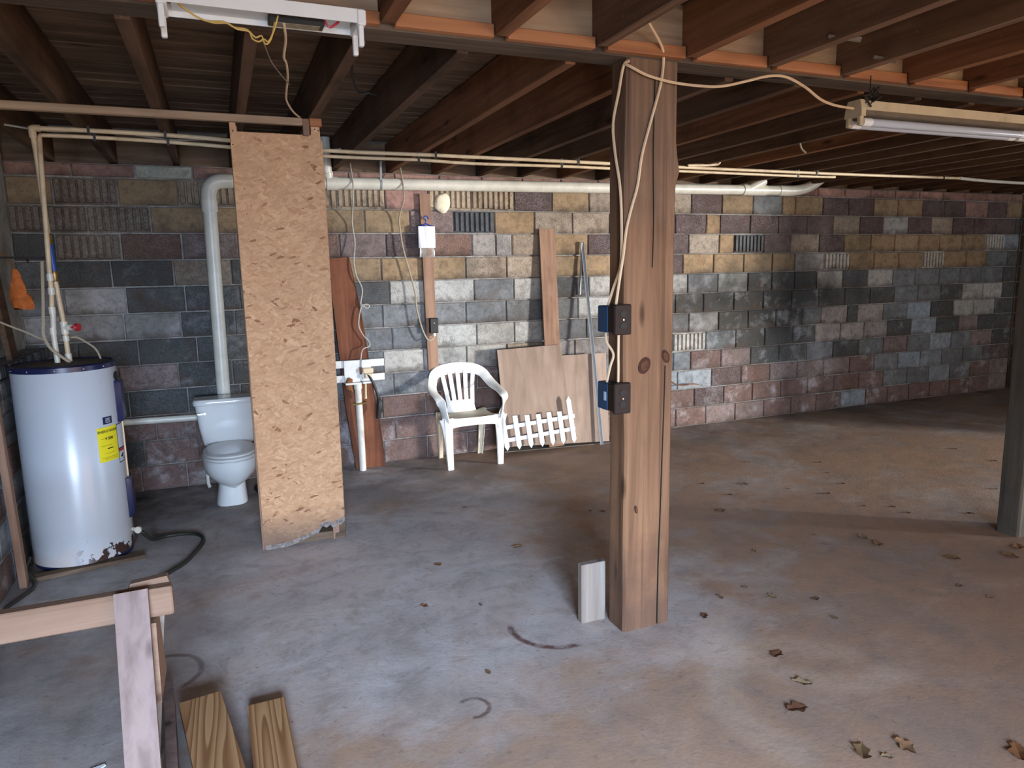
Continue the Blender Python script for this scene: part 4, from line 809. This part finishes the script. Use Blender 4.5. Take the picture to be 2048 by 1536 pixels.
for i, xx in enumerate(xs_):
    tall = i in (0, 6); zt = (.505 if i == 6 else .455) if tall else .375-.004*i+.012*(i > 3); zb = .055-.008*i/6*0
    dx = -.030 if tall else -.018; wq = .023
    pts = [(xx+dx*.0, zb+.0)]
    o_ = [(xx+.010, zb), (xx+.010+wq, zb+.035)]+([(xx+dx+wq, zt-.04), (xx+dx, zt), (xx+dx-wq, zt-.04)] if tall else [(xx+dx+wq, zt), (xx+dx-wq, zt)])+[(xx+.010-wq, zb+.035)]
    part(fc, 'picket', MB().poly([(a, fy(b)-.012, b) for a, b in o_], (0, .010, 0)), M['fence'])
for z_, d_ in ((.265, .006), (.145, .002)):
    part(fc, 'rail', MB().beam((2.285, fy(z_)+.003, z_), (3.055, fy(z_)+.003, z_+.045), (0, 0, 1), .036, .008), M['fence'])

# ================================================================== PLASTIC CHAIR
CX, CY = 1.967, 5.915
ch = thing('plastic_chair', 'white moulded plastic armchair with slatted back, soiled seat, facing the room', 'chair', (CX, CY, 0))
def cw(p): return (CX+p[0], CY+p[1], p[2])
for s_, nm in ((-1, 'l'), (1, 'r')):
    part(ch, 'leg', MB().ribbon([cw(q) for q in ((.230*s_, -.215, 0), (.236*s_, -.208, .2), (.242*s_, -.196, .36), (.248*s_, -.185, .445))], [(.054, 0, 0), (.068, 0, 0), (.092, 0, 0), (.125, 0, 0)], .022).ribbon([cw(q) for q in ((.252*s_, -.205, 0), (.262*s_, -.195, .2), (.270*s_, -.180, .445))], [(0, .042, 0), (0, .052, 0), (0, .08, 0)], .010), M['chairp'], True)
    part(ch, 'leg', MB().ribbon([cw(q) for q in ((.190*s_, .225, 0), (.198*s_, .195, .2), (.207*s_, .160, .44))], [(.044, 0, 0), (.052, 0, 0), (.07, 0, 0)], .022).ribbon([cw(q) for q in ((.208*s_, .215, 0), (.218*s_, .185, .2), (.228*s_, .150, .44))], [(0, .04, 0), (0, .05, 0), (0, .07, 0)], .010), M['chaird'], True)
    part(ch, 'armrest', MB().ribbon([cw(q) for q in ((.250*s_, -.188, .42), (.268*s_, -.196, .50), (.286*s_, -.192, .575), (.296*s_, -.15, .617), (.300*s_, -.05, .640), (.292*s_, .05, .660), (.275*s_, .13, .695), (.248*s_, .185, .745))],
         [(.03*s_, .10, 0), (.03*s_, .092, 0), (.055*s_, .062, .02), (.078*s_, .01, .01), (.080*s_, 0, .010), (.080*s_, 0, .026), (.076*s_, .005, .040), (.068*s_, .012, .055)], .016), M['chairp'], True)
part(ch, 'back_frame', MB().ribbon([cw(q) for q in ((-.255, .175, .735), (-.225, .215, .775), (-.150, .247, .808), (0, .262, .822), (.150, .247, .808), (.225, .215, .775), (.255, .175, .735))],
     [(-.065, .014, .055), (-.055, .016, .072), (-.022, .02, .092), (0, .022, .096), (.022, .02, .092), (.055, .016, .072), (.065, .014, .055)], .015), M['chairp'], True)
for i in range(5):
    u_ = (i-2)/2
    part(ch, 'back_slat', MB().ribbon([cw(q) for q in ((.112*u_, .166, .50), (.122*u_, .195, .60), (.136*u_, .222, .70), (.150*u_, .248-.010*abs(u_), .800-.010*abs(u_)))], [(.040, 0, 0)]*4, .011), M['chairp'], True)
part(ch, 'back_panel', MB().ribbon([cw(q) for q in ((0, .120, .402), (0, .150, .43), (0, .163, .48), (0, .175, .535))], [(.34, 0, 0), (.29, 0, 0), (.262, 0, 0), (.262, 0, 0)], .012), M['chairp'], True)
mb = MB(); nu, nv = 12, 10; top = []
for i in range(nv+1):
    v_ = i/nv; row = []
    for j in range(nu+1):
        u_ = -1+2*j/nu; wd = .245-.040*v_
        z_ = .442-.028*math.sin(math.pi*min(1, v_*1.1))-.012*v_+.022*abs(u_)**4*(1 if v_ > .1 else v_*10)
        row.append((CX+u_*wd, CY-.212+.37*v_, z_-(.012 if v_ == 0 else 0)))
    top.append(row)
b0 = len(mb.v)
for r_ in top: mb.v += r_
for r_ in top: mb.v += [(a, b, c-.008) for a, b, c in r_]
st = nu+1; N_ = st*(nv+1)
for i in range(nv):
    for j in range(nu):
        a = i*st+j; mb.f.append((a, a+1, a+st+1, a+st)); mb.f.append((N_+a, N_+a+st, N_+a+st+1, N_+a+1))
for i in range(nv): mb.f += [(i*st, (i+1)*st, N_+(i+1)*st, N_+i*st), (i*st+nu, N_+i*st+nu, N_+(i+1)*st+nu, (i+1)*st+nu)]
for j in range(nu): mb.f += [(j, N_+j, N_+j+1, j+1), (nv*st+j, nv*st+j+1, N_+nv*st+j+1, N_+nv*st+j)]
part(ch, 'seat', mb, M['chaird'], True)
part(ch, 'apron', MB().ribbon([cw(q) for q in ((-.255, -.200, .390), (-.20, -.214, .408), (0, -.222, .412), (.20, -.214, .408), (.255, -.200, .390))], [(0, 0, .15), (0, .0, .085), (0, 0, .068), (0, 0, .085), (0, 0, .15)], .010), M['chairp'], True)

# ================================================================== LIGHT FIXTURES
lf = thing('light_fixture', 'white lampless fluorescent fixture with hanging yellow wires under the joists', 'light fixture', (.21, 2.60, 2.5))
part(lf, 'housing', MB().box(-.10, .52, 2.546, 2.550, 2.533, 2.577).box(-.10, .52, 2.550, 2.682, 2.573, 2.577).box(-.10, .52, 2.682, 2.686, 2.533, 2.577), M['lampw'])
part(lf, 'channel_inside', MB().box(-.07, .49, 2.5505, 2.6815, 2.551, 2.5728), M['lampin'])
part(lf, 'ballast', MB().cbox(.22, .40, 2.60, 2.655, 2.527, 2.5505, .003), M['darkmetal'])
part(lf, 'ballast_label', MB().box(.24, .385, 2.606, 2.650, 2.5255, 2.528), M['ballast'])
for x0_ in (-.112, .500):
    ep = part(lf, 'end_cap', MB().cbox(x0_, x0_+.03, 2.542, 2.688, 2.528, 2.577, .004), M['lampw'])
    for yy in (2.560, 2.668):
        part(lf, 'lamp_holder', MB().cbox(x0_+.004, x0_+.022, yy-.010, yy+.010, 2.462, 2.528, .003), M['lampw'], parent=ep)
part(lf, 'yellow_wire', MB().tube([(-.05, 2.60, 2.55), (0.0, 2.60, 2.515), (.05, 2.60, 2.502), (.09, 2.60, 2.505), (.12, 2.60, 2.49), (.155, 2.60, 2.487), (.165, 2.60, 2.465), (.185, 2.60, 2.458), (.20, 2.60, 2.468), (.215, 2.60, 2.462), (.235, 2.60, 2.50), (.25, 2.60, 2.545)], .0028, 6), M['yelwire'], True)
part(lf, 'yellow_wire', MB().tube([(-.05, 2.61, 2.55), (.02, 2.61, 2.51), (.08, 2.61, 2.512), (.11, 2.61, 2.498), (.15, 2.61, 2.495), (.175, 2.61, 2.473), (.195, 2.61, 2.480), (.205, 2.61, 2.455), (.225, 2.61, 2.475), (.245, 2.61, 2.55)], .0028, 6), M['yelwire'], True)
part(lf, 'red_wire', MB().tube([(.40, 2.61, 2.55), (.415, 2.61, 2.53), (.43, 2.61, 2.535), (.45, 2.61, 2.55)], .004, 6), M['redp'], True)
cable('fixture_cord', 'cream cord dangling from the lampless fixture towards the strand board top', [(.265, 2.615, 2.545), (.270, 2.62, 2.52), (.285, 2.75, 2.515), (.29, 2.9, 2.50), (.31, 3.02, 2.51), (.33, 3.2, 2.505), (.345, 3.45, 2.50), (.37, 3.7, 2.52), (.42, 3.95, 2.53), (.47, 4.15, 2.545), (.485, 4.215, 2.556)], .0048, M['cable'], 'cord')
cable('string_cobweb', 'grey dusty string hanging between the fixture wires and the cream cord', [(.19, 2.60, 2.46), (.21, 2.75, 2.50), (.25, 2.95, 2.49), (.30, 3.1, 2.48), (.345, 3.3, 2.50)], .0022, M['dust'], 'string')
cable('black_wire', 'short black wire stub curling out beside a rear joist', [(.66, 3.55, 2.72), (.70, 3.75, 2.66), (.745, 3.85, 2.62), (.80, 3.86, 2.625), (.84, 3.84, 2.61)], .006, M['black'], 'wire')
l2 = thing('tube_light', 'aged cream twin-tube fluorescent light hanging at the upper right', 'light fixture', (3.9, 2.62, 2.33))
LZ = 2.40
part(l2, 'housing', MB().poly([(2.86, 2.585, LZ+.01), (2.86, 2.585, LZ+.055), (2.86, 2.655, LZ+.055), (2.86, 2.655, LZ+.01)], (1.6, 0, 0)), M['lampy'])
part(l2, 'reflector', MB().poly([(2.86, 2.583, LZ+.012), (2.86, 2.566, LZ-.012), (2.86, 2.676, LZ-.012), (2.86, 2.657, LZ+.012)], (1.6, 0, 0)), M['dust'])
ep = part(l2, 'end_cap', MB().poly([(2.832, 2.572, LZ-.018), (2.832, 2.574, LZ+.02), (2.832, 2.585, LZ+.058), (2.832, 2.655, LZ+.058), (2.832, 2.668, LZ+.02), (2.832, 2.672, LZ-.018)], (.028, 0, 0)), M['lampy'])
for yy in (2.590, 2.655):
    part(l2, 'lamp_holder', MB().cbox(2.834, 2.856, yy-.012, yy+.012, LZ-.058, LZ-.012, .004), M['lampy'], parent=ep)
    tb = part(l2, 'tube', MB().tube([(2.857, yy, LZ-.042), (4.025, yy, LZ-.042)], .019, 16, 0), M['tube'], True)
    part(l2, 'tube_cap', MB().tube([(2.855, yy, LZ-.042), (2.91, yy, LZ-.042)], .0196, 16, 0), M['lampw'], True, parent=tb)
    part(l2, 'tube_cap', MB().tube([(3.98, yy, LZ-.042), (4.03, yy, LZ-.042)], .0196, 16, 0), M['lampw'], True, parent=tb)
    part(l2, 'tube', MB().tube([(4.06, yy, LZ-.042), (4.45, yy, LZ-.042)], .019, 16, 0), M['lampw'], True)
for xx in (2.93, 4.2): part(l2, 'chain', MB().tube([(xx, 2.62, LZ+.055), (xx, 2.62, 2.577)], .003, 6, 0), M['darkmetal'])
mb = MB()
for i in range(26):
    a = Vector((random.gauss(0, .018), random.gauss(0, .012), random.gauss(0, .016)))+Vector((2.90, 2.60, LZ+.075)); mb.tube([a, a+Vector((random.gauss(0, .016), random.gauss(0, .016), random.gauss(0, .014))), a+Vector((random.gauss(0, .02), random.gauss(0, .02), random.gauss(0, .02)))], .005, 5, 2)
solo('cobweb_clump', 'dark clump of cobweb dirt on the left end of the tube light', 'cobweb', mb, M['cobweb'], (2.9, 2.6, LZ+.06))
for q, (a, b, lab) in enumerate((((2.33, 2.30, 2.60), (2.42, 2.22, 2.572), 'pale wood splinter under a front joist, nearer the top edge'), ((2.75, 2.45, 2.60), (2.83, 2.40, 2.574), 'pale wood splinter under a front joist, just above the ledger strip'))):
    solo('wood_splinter', lab, 'splinter', MB().beam(a, b, (0, 1, 0), .016, .006, .028, .008), M['grey'], a)
cable('twig_stub', 'small pale plastic clip dangling below the joists left of the tube light', [(3.935, 4.1, 2.562), (3.945, 4.09, 2.52), (3.965, 4.07, 2.49)], .007, M['whitewire'], 'clip')
cable('pipe_tee', 'short cream pipe stub bent up from the pipes just right of the post', [(3.75, 5.17, 2.545), (4.0, 5.16, 2.56), (4.06, 5.15, 2.575), (4.07, 5.15, 2.64)], .012, M['cpvc'], 'pipe')

# ================================================================== SAWHORSE AND LOOSE BOARDS
sh = thing('sawhorse', 'wooden sawhorse with a pale top rail and splayed legs at the lower left', 'sawhorse', (-.45, 2.33, 0))
part(sh, 'top_rail', MB().cbox(-1.10, -.208, 2.325, 2.365, .660, .752, .004), M['saw'])
part(sh, 'leg', MB().beam((-.318, 2.312, .762), (-.305, 2.005, .0), (1, 0, 0), .092, .022), M['sawleg'])
part(sh, 'leg', MB().beam((-.270, 2.380, .745), (-.365, 2.62, .0), (1, 0, 0), .080, .022), M['grey'])
part(sh, 'brace', MB().beam((-.268, 2.345, .655), (-.268, 2.345, .42), (0, 1, 0), .10, .020, .20, .020), M['saw'])
part(sh, 'leg', MB().beam((-1.02, 2.312, .745), (-1.02, 2.02, .0), (1, 0, 0), .092, .022), M['sawleg'])
part(sh, 'leg', MB().beam((-1.02, 2.382, .745), (-1.02, 2.64, .0), (1, 0, 0), .088, .022), M['grey'])
solo('wood_wedge', 'small pale wood offcut lying on the sawhorse rail end', 'offcut', MB().poly([(-.335, 2.366, .745), (-.215, 2.366, .745), (-.222, 2.366, .772), (-.325, 2.366, .764)], (0, .03, 0)), M['saw'], (-.28, 2.38, .745))
def loose(name, lab, a, b, wv, wd, th, mat):
    return solo(name, lab, 'board', MB().beam(a, b, wv, wd, th), mat, ((a[0]+b[0])/2, (a[1]+b[1])/2, 0), group='loose boards by the sawhorse')
loose('pine_board', 'striped yellow pine board on top of another board beside the sawhorse', (-.193, 2.82, .060), (-.062, 1.95, .060), (1, .25, 0), .150, .036, M['pine'])
loose('pine_board', 'pine board lying underneath the striped board by the sawhorse', (-.170, 2.77, .020), (-.085, 1.95, .020), (1, .25, 0), .125, .036, M['sawleg'])
loose('pine_board', 'separate golden pine board lying flat on the floor, rightmost of the loose boards', (.045, 2.75, .020), (.060, 1.95, .020), (1, .02, 0), .140, .036, M['pine'])
loose('edge_board', 'thin brown board standing on edge between the sawhorse leg and the pine boards', (-.307, 2.92, .060), (-.232, 1.95, .060), (1, 0, 0), .034, .12, M['sawleg'])
solo('paper_scrap', 'tiny white scrap lying on the dark floor under the sawhorse', 'scrap', MB().poly([(-.56, 2.62, .001), (-.53, 2.615, .001), (-.50, 2.64, .001), (-.505, 2.65, .001), (-.545, 2.64, .001)], (0, 0, .004)), M['pouch'], (-.53, 2.63, 0))

# ================================================================== DRY LEAVES
def leaf_mesh(seed):
    r = random.Random(seed); mb = MB(); n = 7; L = 1.0; rows = []
    for i in range(n+1):
        u_ = i/n; w_ = (math.sin(math.pi*min(1, u_*.95+.05))**.8)*(.30+.12*math.sin(u_*13+seed))+.02
        cu = r.uniform(.15, .45); z_ = .10+.25*abs(u_-.5)**1.2*(1 if seed % 2 else .6)+r.uniform(-.02, .02)
        cx_ = .12*math.sin(u_*3+seed)
        rows.append([(u_-.5, cx_-w_, z_+cu*w_), (u_-.5, cx_-w_*.4, z_+.05*cu), (u_-.5, cx_, z_-.03), (u_-.5, cx_+w_*.4, z_+.04), (u_-.5, cx_+w_, z_+cu*w_*.9)])
    b = 0
    for rr in rows: mb.v += rr
    for i in range(n):
        for j in range(4): a = i*5+j; mb.f.append((a, a+1, a+6, a+5))
    mz = min(v[2] for v in mb.v); mb.v = [(a, b_, c-mz) for a, b_, c in mb.v]
    k = len(mb.v); mb.v += [(.5, .12*math.sin(3+seed)-.012, .1), (.5, .12*math.sin(3+seed)+.012, .1), (.72, .1, .02), (.72, .12, .02)]; mb.f.append((k, k+1, k+3, k+2))
    me = mesh('dry_leaf', mb, M['leaf'], smooth=True); return me
LM = [leaf_mesh(s_) for s_ in range(1, 6)]
LEAVES = [(3.138, 3.871), (4.406, 4.482), (3.42, 4.439), (3.718, 4.295), (3.921, 4.054), (4.097, 3.834), (4.521, 4.243), (4.392, 3.969), (4.168, 4.793), (4.71, 4.508), (4.116, 3.523), (4.275, 3.423), (4.26, 3.293), (3.817, 2.643), (6.142, 4.316), (6.061, 3.896), (3.62, 3.095), (3.606, 2.983), (3.328, 3.113), (2.863, 3.208), (3.387, 3.251), (2.538, 2.695), (2.714, 2.584), (2.087, 2.664), (2.285, 2.798), (2.157, 2.246), (2.099, 2.041), (1.944, 1.907), (3.517, 2.382), (4.626, 3.108), (4.312, 2.593), (4.146, 2.53), (5.302, 3.389), (2.644, 2.394), (1.971, 1.629), (2.129, 1.588), (2.461, 1.413), (2.028, 1.575), (1.595, 3.877), (2.316, 4.261), (2.39, 4.214), (1.533, 4.716), (.849, 3.343), (.937, 2.641), (3.433, 4.126), (2.48, 2.837), (3.529, 2.23), (1.118, 3.238), (1.06, 3.816)]
BIG = {34: .085, 35: .085, 26: .075, 27: .085, 36: .10, 0: .075, 16: .08, 17: .085, 13: .08, 31: .09, 30: .09, 38: .07, 5: .06, 21: .055, 23: .055, 25: .07, 3: .06}
LC = [(.30, .13, .05), (.36, .20, .10), (.17, .075, .04), (.26, .16, .09), (.38, .27, .16), (.24, .15, .07)]
SPEC = {34: 'striped brown curled leaf lying flat near the bottom edge', 35: 'orange-brown pod-shaped leaf at the bottom edge of the floor', 26: 'pale orange curled leaf chip in the lower right floor', 27: 'long olive-brown leaf standing in the lower right floor', 36: 'dark green-brown leaf at the lower right corner', 38: 'single orange leaf on the floor left of the timber post base', 0: 'dark curled leaf in the shadow band just right of the timber post', 17: 'large grey-brown leaf lying beside a crumpled one', 13: 'dark folded leaf standing up on the right side floor'}
for i, (a, b) in enumerate(LEAVES):
    s_ = BIG.get(i, random.uniform(.025, .05)); o = obj('dry_leaf', LM[i % 5], (a, b, .001))
    o.rotation_euler = (0, 0, random.uniform(0, 6.28)); o.scale = (s_, s_, s_*.55)
    c_ = random.choice(LC); o.color = (*c_, 1)
    zone = ('small dry leaf scrap on the bare floor left of the timber post' if a < 1.6 else 'small dry leaf scrap in the lower right floor, nearer than the timber post' if b < 2.75 else
            'small dry leaf scrap on the far floor beyond the dark right post' if a > 4.44 else 'small dry leaf scrap on the floor between the two posts and the back wall')
    g_ = ('leaf scraps left of the post' if a < 1.6 else 'leaf scraps in the lower right' if b < 2.75 else 'leaf scraps at the far right' if a > 4.44 else 'leaf scraps between the posts')
    tag(o, SPEC.get(i, zone), 'leaf', g_)
# broken wire on the back wall right of the post
cable('wire_loop', 'thin brown wire with a bent paper tag sticking off the wall right of the post', [(4.22, 6.19, .60), (4.32, 6.13, .50), (4.42, 6.11, .47), (4.55, 6.12, .475), (4.64, 6.13, .46)], .006, M['rust'], 'wire')
